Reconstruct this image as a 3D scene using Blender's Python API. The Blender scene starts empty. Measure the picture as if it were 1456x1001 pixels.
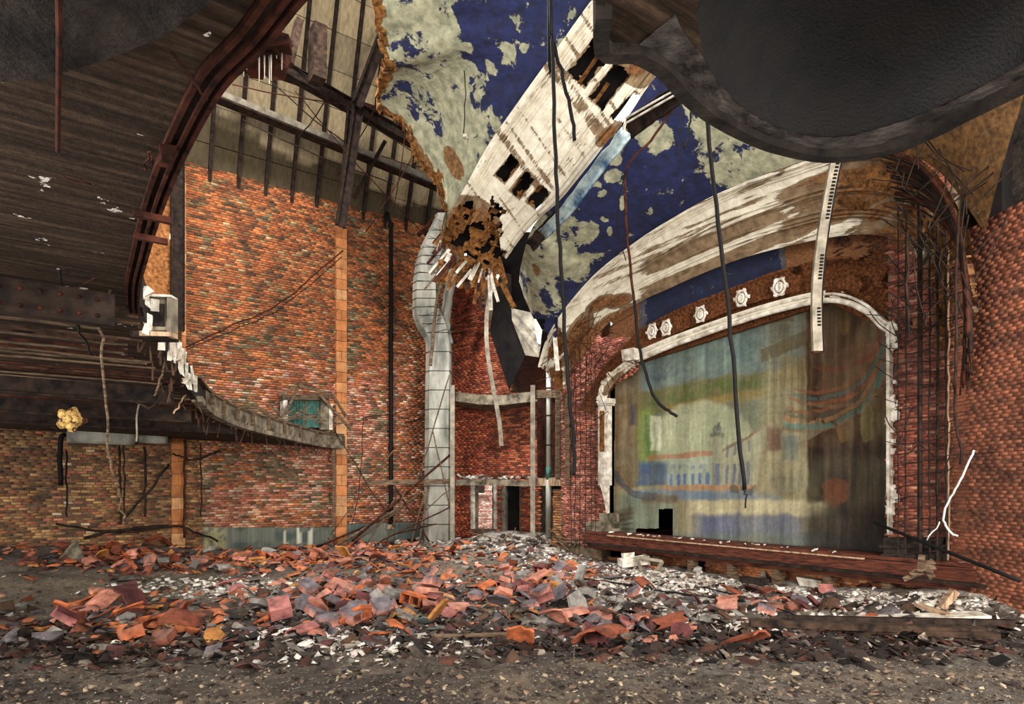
import bpy, math, random
import numpy as np
from mathutils import Vector, Matrix
random.seed(7); RS = np.random.RandomState(7)
COL = bpy.context.scene.collection
SC = bpy.context.scene
# ---------------------------------------------------------------- camera, world, lights, exposure
CAMZ = 1.6; F = 900.0; CX = 728.0; HY = 690.0
cd = bpy.data.cameras.new('camera'); cam = bpy.data.objects.new('camera', cd); COL.objects.link(cam)
cam.location = (0, 0, CAMZ); cam.rotation_euler = (math.pi/2, 0, 0)
cd.sensor_width = 36; cd.lens = 36*F/1456; cd.shift_y = (HY-500.5)/1456; cd.clip_start = .05; cd.clip_end = 300
SC.camera = cam
SC.view_settings.view_transform = 'Standard'; SC.view_settings.look = 'None'
SC.view_settings.gamma = 1; SC.view_settings.use_curve_mapping = False
SC.view_settings.exposure = 0.85
world = bpy.data.worlds.new('overcast_sky'); SC.world = world; world.use_nodes = True
bg = world.node_tree.nodes['Background']; bg.inputs[0].default_value = (1, .98, .95, 1); bg.inputs[1].default_value = .75
SX, SY = .81, .587       # w axis (towards the stage) = (SX,SY); s axis (towards the left wall) = (-SY,SX)
def SW(s, w, z): return Vector((-SY*s+SX*w, SX*s+SY*w, z))
def area(name, loc, target, size, energy, col=(1, 1, 1), sy=None):
    l = bpy.data.lights.new(name, 'AREA'); l.energy = energy; l.color = col; l.size = size
    if sy: l.shape = 'RECTANGLE'; l.size_y = sy
    o = bpy.data.objects.new(name, l); COL.objects.link(o); o.location = loc
    o.rotation_euler = (Vector(target)-Vector(loc)).to_track_quat('-Z', 'Y').to_euler(); return o
# added lamps without a visible source: fill from the side, rear and overhead
area('side_fill_light', SW(-7.0, 3.5, 4.6), SW(17, 5.0, 2.0), 5, 1750, (1, .95, .88), 5)  # added fill lamp off to the right, brightens the left wall
area('side_fill_light', SW(-6.5, -2.5, 3.2), SW(10, 7, 2.5), 4, 260, (1, .96, .9), 3)
area('rear_fill_light', SW(5, -7.0, 1.5), SW(9, 8, 2.2), 6, 520, (1, .97, .93), 1.6)  # added fill lamp behind the camera
area('overhead_fill_light', SW(11.5, 2.5, 13.0), SW(10.5, 6.0, 0), 1.4, 750, (1, .98, .95))  # added lamp under the closed roof, gives the debris harder shading
area('outdoor_daylight', (-3, 23.5, 5.5), (-1, 26, 1.5), 1.5, 350, (1, .97, .95))
area('overhead_fill_light', SW(12.5, 8.6, 8.0), SW(9.0, 8.9, 0), 1.6, 420, (.93, .97, 1), 1.4)  # added lamp tucked behind the near arch, brightens the ground

# ---------------------------------------------------------------- geometry helpers
def U(px): return (px-CX)/F
def on_y(px, py, Y): return Vector((U(px)*Y, Y, CAMZ+(HY-py)/F*Y))
def on_s(px, py, s): return on_y(px, py, s/(SX-SY*U(px)))
def on_w(px, py, w): return on_y(px, py, w/(SX*U(px)+SY))
def on_z(px, py, z): return on_y(px, py, (z-CAMZ)*F/(HY-py))
def s_of(p): return -SY*p[0]+SX*p[1]
def w_of(p): return SX*p[0]+SY*p[1]
def proj(x, y, z):
    return CX+F*x/y, HY-F*(z-CAMZ)/y
SWALL = 17.94; WST = 9.94
def lin(c):
    c = np.asarray(c, float)/255
    return np.where(c <= .04045, c/12.92, ((c+.055)/1.055)**2.4)
def L4(c): return tuple(float(v) for v in lin(c))+(1.,)

def hsh(ix, iy, seed):
    n = (ix.astype(np.int64)*374761393+iy.astype(np.int64)*668265263+seed*69069) & 0xffffffff
    n = ((n ^ (n >> 13))*1274126177) & 0xffffffff
    return ((n ^ (n >> 16)) & 0xffff)/65535.
def vnoise(x, y, seed=0):
    x = np.asarray(x, float); y = np.asarray(y, float)
    ix = np.floor(x); iy = np.floor(y); fx = x-ix; fy = y-iy; fx = fx*fx*(3-2*fx); fy = fy*fy*(3-2*fy)
    a = hsh(ix, iy, seed); b = hsh(ix+1, iy, seed); c = hsh(ix, iy+1, seed); d = hsh(ix+1, iy+1, seed)
    return (a*(1-fx)+b*fx)*(1-fy)+(c*(1-fx)+d*fx)*fy
def fbm(x, y, o=4, seed=0):
    x = np.asarray(x, float); y = np.asarray(y, float); r = 0; a = .5; t = 0
    for k in range(o):
        r = r+a*vnoise(x*2**k, y*2**k, seed+k*17); t += a; a *= .55
    return r/t
def ell(px, py, cx, cy, rx, ry, ang=0.):
    c, s_ = math.cos(ang), math.sin(ang); dx = px-cx; dy = py-cy
    return ((dx*c+dy*s_)/rx)**2+((-dx*s_+dy*c)/ry)**2
def sm(x, a, b):
    t = np.clip((np.asarray(x, float)-a)/(b-a), 0, 1); return t*t*(3-2*t)

# ---------------------------------------------------------------- materials
def mk(name):
    m = bpy.data.materials.new(name); m.use_nodes = True
    nt = m.node_tree; return m, nt, nt.nodes['Principled BSDF']
def N(nt, t, **kw):
    n = nt.nodes.new(t)
    for k, v in kw.items():
        if k.startswith('i_'):
            n.inputs[k[2:].replace('_', ' ')].default_value = v
        else: setattr(n, k, v)
    return n
def ramp(nt, fac, stops, interp='LINEAR'):
    r = N(nt, 'ShaderNodeValToRGB'); nt.links.new(fac, r.inputs[0]); r.color_ramp.interpolation = interp
    e = r.color_ramp.elements
    while len(e) < len(stops): e.new(.5)
    for i, (p, c) in enumerate(stops): e[i].position = p; e[i].color = c if len(c) == 4 else (*c, 1)
    return r.outputs[0]
def coords(nt, scale=(1, 1, 1), rot=(0, 0, 0)):
    g = N(nt, 'ShaderNodeNewGeometry'); mp = N(nt, 'ShaderNodeMapping'); nt.links.new(g.outputs['Position'], mp.inputs[0])
    mp.inputs['Scale'].default_value = scale; mp.inputs['Rotation'].default_value = rot; return mp.outputs[0]
def noise(nt, vec, scale, detail=6, rough=.6, dist=0):
    n = N(nt, 'ShaderNodeTexNoise'); nt.links.new(vec, n.inputs['Vector'])
    n.inputs['Scale'].default_value = scale; n.inputs['Detail'].default_value = detail; n.inputs['Roughness'].default_value = rough
    n.inputs['Distortion'].default_value = dist; return n.outputs[0]
def mix(nt, fac, a, b, mode='MIX'):
    m = N(nt, 'ShaderNodeMix', data_type='RGBA', blend_type=mode)
    for s, v in ((m.inputs[0], fac), (m.inputs[6], a), (m.inputs[7], b)):
        if isinstance(v, (int, float)): s.default_value = v
        elif isinstance(v, tuple): s.default_value = v
        else: nt.links.new(v, s)
    return m.outputs[2]
def bump(nt, bs, h, strength=.5, dist=.02):
    b = N(nt, 'ShaderNodeBump'); b.inputs['Strength'].default_value = strength; b.inputs['Distance'].default_value = dist
    nt.links.new(h, b.inputs['Height']); nt.links.new(b.outputs[0], bs.inputs['Normal'])
def simple(name, c0, c1, scale=6, rough=.85, metal=0, bmp=.4, bd=.01, stretch=(1, 1, 1), rot=(0, 0, 0), c2=None, p=(.35, .65)):
    m, nt, bs = mk(name); v = coords(nt, stretch, rot); n = noise(nt, v, scale)
    st = [(p[0], L4(c0)), (p[1], L4(c1))]
    if c2: st.append((min(.98, p[1]+.12), L4(c2)))
    nt.links.new(ramp(nt, n, st), bs.inputs['Base Color'])
    bs.inputs['Roughness'].default_value = rough; bs.inputs['Metallic'].default_value = metal; bs.inputs['Specular IOR Level'].default_value = .18
    n2 = noise(nt, v, scale*4); bump(nt, bs, n2, bmp, bd); return m
def attrmat(name, rough=.85, var=.5, scale=8, bmp=.5, bd=.01, stretch=(1, 1, 1), spec=.3, lo=.35):
    m, nt, bs = mk(name); a = N(nt, 'ShaderNodeAttribute', attribute_name='Col'); v = coords(nt, stretch)
    n = noise(nt, v, scale, 8, .65); k = ramp(nt, n, [(.3, (lo, lo, lo)), (.7, (1.25, 1.25, 1.25))])
    nt.links.new(mix(nt, var, a.outputs[0], k, 'MULTIPLY'), bs.inputs['Base Color'])
    bs.inputs['Roughness'].default_value = rough; bs.inputs['Specular IOR Level'].default_value = spec
    bump(nt, bs, noise(nt, v, scale*3), bmp, bd); return m
M = {}
def brick_mat():
    m, nt, bs = mk('brick_clay'); a = N(nt, 'ShaderNodeAttribute', attribute_name='Col')
    n = noise(nt, coords(nt, (.7, .7, 3.2)), 2.6, 9, .72); n2 = noise(nt, coords(nt, (1, 1, .35)), 1.3, 6, .65); n3 = noise(nt, coords(nt, (1, 1, 2)), 16, 5, .7)
    c = mix(nt, .95, a.outputs[0], ramp(nt, n, [(.34, (.3, .27, .25)), (.5, (1., .98, .95)), (.68, (1.75, 1.68, 1.55))]), 'MULTIPLY')
    c = mix(nt, .7, c, ramp(nt, n2, [(.32, (.45, .44, .42)), (.62, (1.25, 1.22, 1.2))]), 'MULTIPLY'); c = mix(nt, .6, c, ramp(nt, n3, [(.3, (.4, .4, .4)), (.65, (1.35, 1.35, 1.35))]), 'MULTIPLY')
    nt.links.new(c, bs.inputs['Base Color']); bs.inputs['Roughness'].default_value = .9; bump(nt, bs, n3, .8, .015); return m
M['brick'] = brick_mat()
M['mortar'] = simple('old_mortar', (70, 58, 46), (120, 104, 84), 4)
M['block'] = attrmat('clay_block', .9, .7, 4, .6, .01)
M['terracotta'] = attrmat('terracotta', .9, .9, 7, .6, .01, lo=.12)
M['rubble'] = attrmat('rubble_plaster', .95, .5, 30, .4, .005)
M['curtain'] = attrmat('painted_canvas', .95, .45, 7, .3, .01, (3, 3, .3), .1, .55)
M['rust'] = simple('rusty_steel', (30, 16, 12), (84, 44, 30), 9, .8, .3, .6)
M['darksteel'] = simple('dark_steel', (22, 17, 15), (58, 44, 36), 7, .75, .3)
M['black'] = simple('black_rubber', (6, 5, 5), (18, 15, 14), 14, .7)
M['grey_paint'] = simple('grey_painted_steel', (96, 88, 76), (150, 140, 122), 5, .6, .1)
M['galv'] = simple('galvanised_sheet', (100, 99, 90), (178, 174, 160), 2.2, .6, .1, .15, .01, (1, 1, .35), c2=(205, 210, 196))
M['galv_blue'] = simple('bright_sheet', (60, 90, 118), (205, 224, 220), 3.5, .35, .5, .2, .01, c2=(240, 245, 235))
M['wood'] = simple('weathered_wood', (46, 35, 26), (124, 102, 80), 5, .9, 0, .6, .006, (1, 1, 9))
M['palewood'] = simple('pale_wood', (110, 84, 62), (190, 160, 130), 5, .9, 0, .5, .006, (6, 1, 1))
M['stagewood'] = simple('red_stage_wood', (44, 22, 16), (104, 56, 40), 5, .7, 0, .4, .006, (1, 1, 8))
M['concrete'] = simple('dirty_concrete', (58, 50, 42), (146, 134, 112), 3.5, .95, 0, .8, .02)
M['darkconcrete'] = simple('sooty_concrete', (24, 20, 18), (58, 49, 43), 5, .95, 0, .9, .03)
M['plaster'] = simple('white_plaster', (150, 138, 118), (236, 228, 214), 6, .95, 0, .8, .015)
M['greenwood'] = simple('green_painted_wood', (36, 70, 62), (74, 118, 104), 6, .7, 0, .3, .006, (6, 6, 1))
M['nearblack'] = simple('near_black', (10, 8, 8), (26, 21, 19), 3, .95)  # near black, stands in for darkness inside openings and voids
M['lathwood'] = simple('old_lath', (60, 36, 18), (146, 98, 50), 12, .95, 0, .9, .02, (1, 1, 1), c2=(176, 132, 76))
M['ochreplaster'] = simple('ochre_plaster', (120, 84, 40), (206, 172, 104), 12, .9, 0, .9, .02)
M['white_wire'] = simple('white_wire', (170, 165, 160), (215, 210, 205), 10, .6)
M['cream_panel'] = None
def panel_mat():
    m, nt, bs = mk('stained_board'); v = coords(nt, (1, 1, 1))
    a = N(nt, 'ShaderNodeAttribute', attribute_name='Col')
    n = noise(nt, coords(nt, (5, 5, .25)), 3, 6, .6); k = ramp(nt, n, [(.3, (.45, .43, .38)), (.7, (1.15, 1.12, 1.05))])
    nt.links.new(mix(nt, .8, a.outputs[0], k, 'MULTIPLY'), bs.inputs['Base Color']); bs.inputs['Roughness'].default_value = .9
    bump(nt, bs, noise(nt, v, 8), .4, .02); return m
M['cream_panel'] = panel_mat()
def soffit_mat():
    m, nt, bs = mk('streaked_soffit'); ang = -math.atan2(SY, SX)
    v = coords(nt, (1, 1, 1)); g = N(nt, 'ShaderNodeVectorRotate', rotation_type='Z_AXIS'); g.inputs['Angle'].default_value = ang
    nt.links.new(v, g.inputs['Vector']); mp = N(nt, 'ShaderNodeMapping'); nt.links.new(g.outputs[0], mp.inputs[0]); mp.inputs['Scale'].default_value = (.5, 7, 1)
    n = noise(nt, mp.outputs[0], 3.2, 8, .7); n2 = noise(nt, v, 25, 4, .7)
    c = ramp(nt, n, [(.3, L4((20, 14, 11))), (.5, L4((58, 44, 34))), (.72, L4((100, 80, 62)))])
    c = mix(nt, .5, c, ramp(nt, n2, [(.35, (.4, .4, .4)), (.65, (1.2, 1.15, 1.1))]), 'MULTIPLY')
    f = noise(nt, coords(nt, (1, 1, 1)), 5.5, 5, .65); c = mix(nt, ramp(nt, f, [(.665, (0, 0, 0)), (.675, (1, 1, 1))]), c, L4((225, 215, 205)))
    nt.links.new(c, bs.inputs['Base Color']); bs.inputs['Roughness'].default_value = .9; bs.inputs['Specular IOR Level'].default_value = .15
    bump(nt, bs, n2, .6, .01); return m
M['rimgrey'] = simple('grey_rough_rim', (46, 40, 37), (104, 94, 88), 9, .9, 0, 1., .02)
M['ochrerender'] = simple('ochre_render', (104, 62, 32), (178, 118, 68), 12, .95, 0, 1., .02, c2=(206, 160, 104))
M['charred'] = simple('charred_timber', (16, 12, 10), (70, 52, 40), 7, .9, 0, .7, .01)
M['darkwood'] = simple('dark_lath', (26, 18, 13), (86, 62, 46), 6, .9, 0, .6, .006)
M['soffit'] = soffit_mat()
def dome_mat():
    m, nt, bs = mk('dark_rough_plaster'); v = coords(nt)  # near-black base colour puts the recess shade into the plaster
    n = noise(nt, v, 6, 6, .6); n2 = noise(nt, v, 55, 3, .6)
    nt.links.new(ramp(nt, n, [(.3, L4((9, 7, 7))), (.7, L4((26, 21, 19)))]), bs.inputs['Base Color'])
    bs.inputs['Roughness'].default_value = .6; bs.inputs['Specular IOR Level'].default_value = .25; bump(nt, bs, noise(nt, v, 90, 2, .5), .6, .006); return m
M['dome'] = dome_mat()
# peeling paint: 'peel' attribute 0 = paint A, 1 = paint B, 2 = bare brown backing
def peel_mat(name, A, A2, B, B2, Cc, C2, stretch=(1, 1, 1), amp=.7, sc=3.0, rough=.85, streak=0.):
    m, nt, bs = mk(name); at = N(nt, 'ShaderNodeAttribute', attribute_name='peel'); v = coords(nt, stretch)
    n = noise(nt, v, sc, 9, .68, .3); n1 = noise(nt, coords(nt), 6, 5, .6); n3 = noise(nt, v, sc*6, 4, .6)
    if streak:
        cu = N(nt, 'ShaderNodeCombineXYZ'); 
        for i_, (nm_, f_) in enumerate((('su', 26.), ('sv', 60.))):
            at_ = N(nt, 'ShaderNodeAttribute', attribute_name=nm_); mm = N(nt, 'ShaderNodeMath', operation='MULTIPLY'); nt.links.new(at_.outputs['Fac'], mm.inputs[0]); mm.inputs[1].default_value = f_; nt.links.new(mm.outputs[0], cu.inputs[i_])
        ns_ = noise(nt, cu.outputs[0], 1., 8, .7); mm = N(nt, 'ShaderNodeMix'); mm.inputs[0].default_value = streak; nt.links.new(n, mm.inputs[2]); nt.links.new(ns_, mm.inputs[3]); n = mm.outputs[0]
    mr = N(nt, 'ShaderNodeMath', operation='MULTIPLY_ADD'); nt.links.new(n, mr.inputs[0]); mr.inputs[1].default_value = amp*2; nt.links.new(at.outputs['Fac'], mr.inputs[2])
    sb = N(nt, 'ShaderNodeMath', operation='SUBTRACT'); nt.links.new(mr.outputs[0], sb.inputs[0]); sb.inputs[1].default_value = amp
    ca = ramp(nt, n1, [(.35, L4(A)), (.72, L4(A2))]); cb = ramp(nt, n1, [(.35, L4(B)), (.65, L4(B2))]); cc = ramp(nt, n3, [(.35, L4(Cc)), (.65, L4(C2))])
    f1 = ramp(nt, sb.outputs[0], [(.48, (0, 0, 0)), (.54, (1, 1, 1))])
    half = N(nt, 'ShaderNodeMath', operation='MULTIPLY'); nt.links.new(sb.outputs[0], half.inputs[0]); half.inputs[1].default_value = .5
    f2 = ramp(nt, half.outputs[0], [(.74, (0, 0, 0)), (.76, (1, 1, 1))])
    nt.links.new(mix(nt, f2, mix(nt, f1, ca, cb), cc), bs.inputs['Base Color']); bs.inputs['Roughness'].default_value = rough
    inv = N(nt, 'ShaderNodeMath', operation='MULTIPLY_ADD'); nt.links.new(f2, inv.inputs[0]); inv.inputs[1].default_value = -1.5; nt.links.new(n3, inv.inputs[2])
    inv2 = N(nt, 'ShaderNodeMath', operation='MULTIPLY_ADD'); nt.links.new(f1, inv2.inputs[0]); inv2.inputs[1].default_value = -.6; nt.links.new(inv.outputs[0], inv2.inputs[2])
    bump(nt, bs, inv2.outputs[0], .6, .02); return m
M['bluevault'] = peel_mat('blue_vault_paint', (14, 19, 50), (26, 36, 84), (120, 122, 100), (176, 172, 142), (84, 56, 28), (142, 102, 56), amp=1.25, sc=2.4)
M['archpaint'] = peel_mat('cream_arch_paint', (196, 186, 164), (232, 224, 206), (92, 72, 50), (140, 116, 86), (74, 44, 20), (140, 94, 48), (1, 1, 1), 1.15, 2.6, streak=.72)
M['bluecove'] = peel_mat('navy_cove_paint', (12, 16, 40), (24, 32, 66), (54, 54, 66), (92, 88, 84), (88, 54, 26), (130, 84, 46), amp=1.1, sc=5)
M['frieze'] = simple('brown_frieze', (48, 26, 12), (128, 76, 40), 26, .8, 0, 1., .02, c2=(150, 100, 60))
def floor_mat():
    m, nt, bs = mk('rubble_ground'); v = coords(nt); a = N(nt, 'ShaderNodeAttribute', attribute_name='Col')
    n = noise(nt, v, 9, 8, .7); n2 = noise(nt, v, 38, 4, .7)
    k = ramp(nt, n, [(.32, (.3, .28, .26)), (.68, (1.3, 1.28, 1.25))]); c = mix(nt, .85, a.outputs[0], k, 'MULTIPLY')
    c = mix(nt, ramp(nt, n2, [(.60, (0, 0, 0)), (.66, (.7, .7, .7))]), c, L4((205, 192, 172)))
    nt.links.new(c, bs.inputs['Base Color']); bs.inputs['Roughness'].default_value = .95; bump(nt, bs, n2, 1., .03); return m
M['floor'] = floor_mat()

# ---------------------------------------------------------------- object helpers
def tag(o, label=None, cat=None, group=None, kind=None):
    for k, v in (('label', label), ('category', cat), ('group', group), ('kind', kind)):
        if v: o[k] = v
    return o
WPOS = {}
def empty(name, loc, **kw):
    o = bpy.data.objects.new(name, None); COL.objects.link(o); o.location = loc; o.empty_display_size = .1
    WPOS[o] = Vector(loc); return tag(o, **kw)
def build(name, V, Fc, mat, parent=None, col=None, pts=None, smooth=False, **kw):
    """V list/array of world positions, Fc faces; col per-vertex colours; pts dict of per-vertex float attributes"""
    V = np.asarray([tuple(v) for v in V], float) if not isinstance(V, np.ndarray) else V
    if parent is not None: o0 = np.array(WPOS[parent])
    else: o0 = np.array([(V[:, 0].min()+V[:, 0].max())/2, (V[:, 1].min()+V[:, 1].max())/2, V[:, 2].min()])
    me = bpy.data.meshes.new(name); W = V-o0
    if isinstance(Fc, np.ndarray):
        n = len(Fc); me.vertices.add(len(W)); me.vertices.foreach_set('co', W.astype(np.float32).ravel())
        k = Fc.shape[1]; me.loops.add(n*k); me.loops.foreach_set('vertex_index', Fc.astype(np.int32).ravel())
        me.polygons.add(n); me.polygons.foreach_set('loop_start', np.arange(0, n*k, k, dtype=np.int32)); me.update(calc_edges=True)
    else: me.from_pydata([tuple(v) for v in W], [], Fc)
    if smooth: me.polygons.foreach_set('use_smooth', [True]*len(me.polygons))
    if col is not None:
        at = me.color_attributes.new('Col', 'FLOAT_COLOR', 'POINT'); c = np.ones((len(W), 4), np.float32); c[:, :3] = col; at.data.foreach_set('color', c.ravel())
    for k, v in (pts or {}).items():
        at = me.attributes.new(k, 'FLOAT', 'POINT'); at.data.foreach_set('value', np.asarray(v, np.float32).ravel())
    me.materials.append(mat); me.validate(); me.update()
    o = bpy.data.objects.new(name, me); COL.objects.link(o); WPOS[o] = Vector(o0)
    if parent is not None: o.parent = parent
    else: o.location = o0
    return tag(o, **kw)
class MB:
    def __init__(s): s.v = []; s.f = []; s.c = []
    def add(s, V, Fc, c=None):
        b = len(s.v); s.v += [tuple(p) for p in V]; s.f += [tuple(b+i for i in q) for q in Fc]
        s.c += [tuple(c) if c is not None else (1, 1, 1)]*len(V)
    def box(s, c, size, ax=None, col=None, jit=0):
        """ax = 3 unit vectors"""
        a = ax or (Vector((1, 0, 0)), Vector((0, 1, 0)), Vector((0, 0, 1))); c = Vector(c); V = []
        for i in (-.5, .5):
            for j in (-.5, .5):
                for k in (-.5, .5):
                    V.append(c+a[0]*(i*size[0])+a[1]*(j*size[1])+a[2]*(k*size[2])+Vector([random.uniform(-jit, jit) for _ in range(3)]))
        s.add(V, [(0, 1, 3, 2), (4, 6, 7, 5), (0, 4, 5, 1), (2, 3, 7, 6), (0, 2, 6, 4), (1, 5, 7, 3)], col)
    def bar(s, p0, p1, wd, ht, up=Vector((0, 0, 1)), col=None, prof='box'):
        p0 = Vector(p0); p1 = Vector(p1); d = (p1-p0); Ln = d.length; d.normalize()
        sd = d.cross(up)
        if sd.length < 1e-3: sd = Vector((1, 0, 0))
        sd.normalize(); u = sd.cross(d); c = (p0+p1)/2; ax = (d, sd, u)
        if prof == 'box': s.box(c, (Ln, wd, ht), ax, col)
        elif prof == 'I':
            t = ht*.1; s.box(c+u*(ht/2-t/2), (Ln, wd, t), ax, col); s.box(c-u*(ht/2-t/2), (Ln, wd, t), ax, col); s.box(c, (Ln, wd*.14, ht-2*t), ax, col)
    def tube(s, P, r, n=6, col=None, r1=None, cap=True):
        P = [Vector(p) for p in P]; m = len(P); V = []; Fc = []; t0 = (P[1]-P[0]).normalized()
        a = t0.orthogonal().normalized()
        for i, p in enumerate(P):
            t = ((P[min(i+1, m-1)]-P[max(i-1, 0)])).normalized(); a = (a-t*a.dot(t)).normalized(); b = t.cross(a)
            rr = r if r1 is None else r+(r1-r)*i/(m-1)
            for k in range(n):
                an = 2*math.pi*k/n; V.append(p+a*(math.cos(an)*rr)+b*(math.sin(an)*rr))
        for i in range(m-1):
            for k in range(n):
                k2 = (k+1) % n; Fc.append((i*n+k, i*n+k2, (i+1)*n+k2, (i+1)*n+k))
        if cap: Fc.append(tuple(range(n-1, -1, -1))); Fc.append(tuple((m-1)*n+k for k in range(n)))
        s.add(V, Fc, col)
    def prism(s, poly, ext, col=None):
        """poly: planar list of points; ext: vector thickness"""
        n = len(poly); e = Vector(ext); V = [Vector(p) for p in poly]+[Vector(p)+e for p in poly]
        s.add(V, [tuple(range(n)), tuple(range(2*n-1, n-1, -1))]+[(i, n+i, n+(i+1) % n, (i+1) % n) for i in range(n)], col)
    def build(s, name, mat, parent=None, smooth=False, usecol=False, **kw):
        return build(name, s.v, s.f, mat, parent, col=np.array(s.c) if usecol else None, smooth=smooth, **kw)
def smooth_line(P, per=4):
    P = [Vector(p) for p in P]; out = []
    for i in range(len(P)-1):
        p0 = P[max(i-1, 0)]; p1 = P[i]; p2 = P[i+1]; p3 = P[min(i+2, len(P)-1)]
        for k in range(per):
            t = k/per; out.append(.5*((2*p1)+(p2-p0)*t+(2*p0-5*p1+4*p2-p3)*t*t+(3*p1-p0-3*p2+p3)*t**3))
    out.append(P[-1]); return out
def resample(P, n):
    P = [Vector(p) for p in P]; d = [0]
    for i in range(1, len(P)): d.append(d[-1]+(P[i]-P[i-1]).length)
    out = []; j = 0
    for k in range(n):
        t = d[-1]*k/(n-1)
        while j < len(P)-2 and d[j+1] < t: j += 1
        f = (t-d[j])/max(1e-9, d[j+1]-d[j]); out.append(P[j].lerp(P[j+1], min(1, max(0, f))))
    return out
def rodpts(pl, seg=.25, jit=.012):
    P = smooth_line(pl, 5) if len(pl) > 2 else [Vector(pl[0]).lerp(Vector(pl[1]), t/6) for t in range(7)]
    for i in range(1, len(P)-1): P[i] = P[i]+Vector([random.gauss(0, jit) for _ in range(3)])
    return P
def rod(name, pl, r, mat, label, cat, group=None, jit=.008, n=6, parent=None):
    mb = MB(); mb.tube(rodpts(pl, jit=jit), r, n)
    if parent is not None: return mb.build(name, M[mat], parent)
    return mb.build(name, M[mat], smooth=True, label=label, cat=cat, group=group)
DZ = Vector((0, 0, 1)); D1 = Vector((SX, SY, 0)); D2 = Vector((-SY, SX, 0))

# ---------------------------------------------------------------- FLOOR
def hfun(x, y):
    x = np.asarray(x, float); y = np.asarray(y, float); s = -SY*x+SX*y; w = SX*x+SY*y; px = CX+F*x/np.maximum(y, .5)
    h = (fbm(x*.5, y*.5, 3, 3)-.5)*.22+(fbm(x*2.2, y*2.2, 3, 9)-.5)*.10+(fbm(x*9, y*9, 2, 21)-.5)*.035
    h = h+.30*sm(s, 13.5, 17.2)*sm(-w, -4.0, -1.0)+.22*np.exp(-((s-14.2)/1.3)**2)*(.6+.8*fbm(x*.9, y*.9, 2, 5))
    h = h-.12*sm(y, 12, 16)+.30*np.exp(-((s-15.2)/1.3)**2-((w-10.6)/1.0)**2)+.25*np.exp(-((s-12.2)/1.2)**2-((w-9.6)/.8)**2)
    h = h+.10*np.exp(-((x+1.1)/1.5)**2-((y-9.2)/1.0)**2)+.1*np.exp(-((x-1)/.9)**2-((y-9.5)/1.1)**2)
    h = h+.16*np.exp(-((s-3.2)/1.6)**2-((w-9.6)/.8)**2)
    h = h-.12*sm(y, 7.5, 4.5)*0
    return h
def hz(x, y): return float(hfun(np.array([x]), np.array([y]))[0])
def on_floor(px, py):
    z = 0.
    for _ in range(12):
        Y = (CAMZ-z)*F/max(py-HY, 12); Y = min(Y, 24); z = .5*z+.5*hz(U(px)*Y, Y)
    return Vector((U(px)*Y, Y, hz(U(px)*Y, Y)))
gx = np.arange(-13, 10.01, .055); gy = np.arange(1.6, 22.8, .055)
GX, GY = np.meshgrid(gx, gy); ok = (-SY*GX+SX*GY < 18.1) & (SX*GX+SY*GY < 14) & (np.abs(GX) < GY*1.0+1.8)
HZ = hfun(GX, GY); idx = -np.ones(GX.shape, int)
q = ok[:-1, :-1] & ok[1:, :-1] & ok[:-1, 1:] & ok[1:, 1:]
use = np.zeros(ok.shape, bool); use[:-1, :-1] |= q; use[1:, :-1] |= q; use[:-1, 1:] |= q; use[1:, 1:] |= q
idx[use] = np.arange(use.sum()); V = np.stack([GX[use], GY[use], HZ[use]], 1)
Fq = np.stack([idx[:-1, :-1][q], idx[:-1, 1:][q], idx[1:, 1:][q], idx[1:, :-1][q]], 1)
fx, fy = V[:, 0], V[:, 1]; fpx, fpy = proj(fx, fy, V[:, 2])
nz = fbm(fx*.8, fy*.8, 4, 50)[:, None]; nz2 = fbm(fx*3, fy*3, 3, 60)[:, None]
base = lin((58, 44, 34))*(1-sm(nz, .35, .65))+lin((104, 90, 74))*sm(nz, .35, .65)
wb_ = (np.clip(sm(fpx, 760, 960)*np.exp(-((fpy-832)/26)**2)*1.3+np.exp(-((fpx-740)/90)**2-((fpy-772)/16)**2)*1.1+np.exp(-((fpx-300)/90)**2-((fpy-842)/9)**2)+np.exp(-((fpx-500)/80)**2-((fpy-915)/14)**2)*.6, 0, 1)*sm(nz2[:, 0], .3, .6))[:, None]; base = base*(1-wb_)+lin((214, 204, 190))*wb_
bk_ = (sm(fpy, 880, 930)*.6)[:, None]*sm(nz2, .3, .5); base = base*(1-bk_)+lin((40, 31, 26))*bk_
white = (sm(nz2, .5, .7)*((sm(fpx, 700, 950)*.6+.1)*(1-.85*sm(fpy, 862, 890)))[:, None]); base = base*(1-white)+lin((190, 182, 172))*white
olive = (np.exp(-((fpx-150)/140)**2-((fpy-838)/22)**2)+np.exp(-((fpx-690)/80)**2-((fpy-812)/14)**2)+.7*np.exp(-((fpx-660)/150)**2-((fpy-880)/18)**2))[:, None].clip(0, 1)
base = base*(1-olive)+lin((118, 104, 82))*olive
FLOOR = build('floor', V, Fq, M['floor'], col=base, smooth=True, kind='structure', label='rubble strewn dirt floor of the auditorium')

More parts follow.
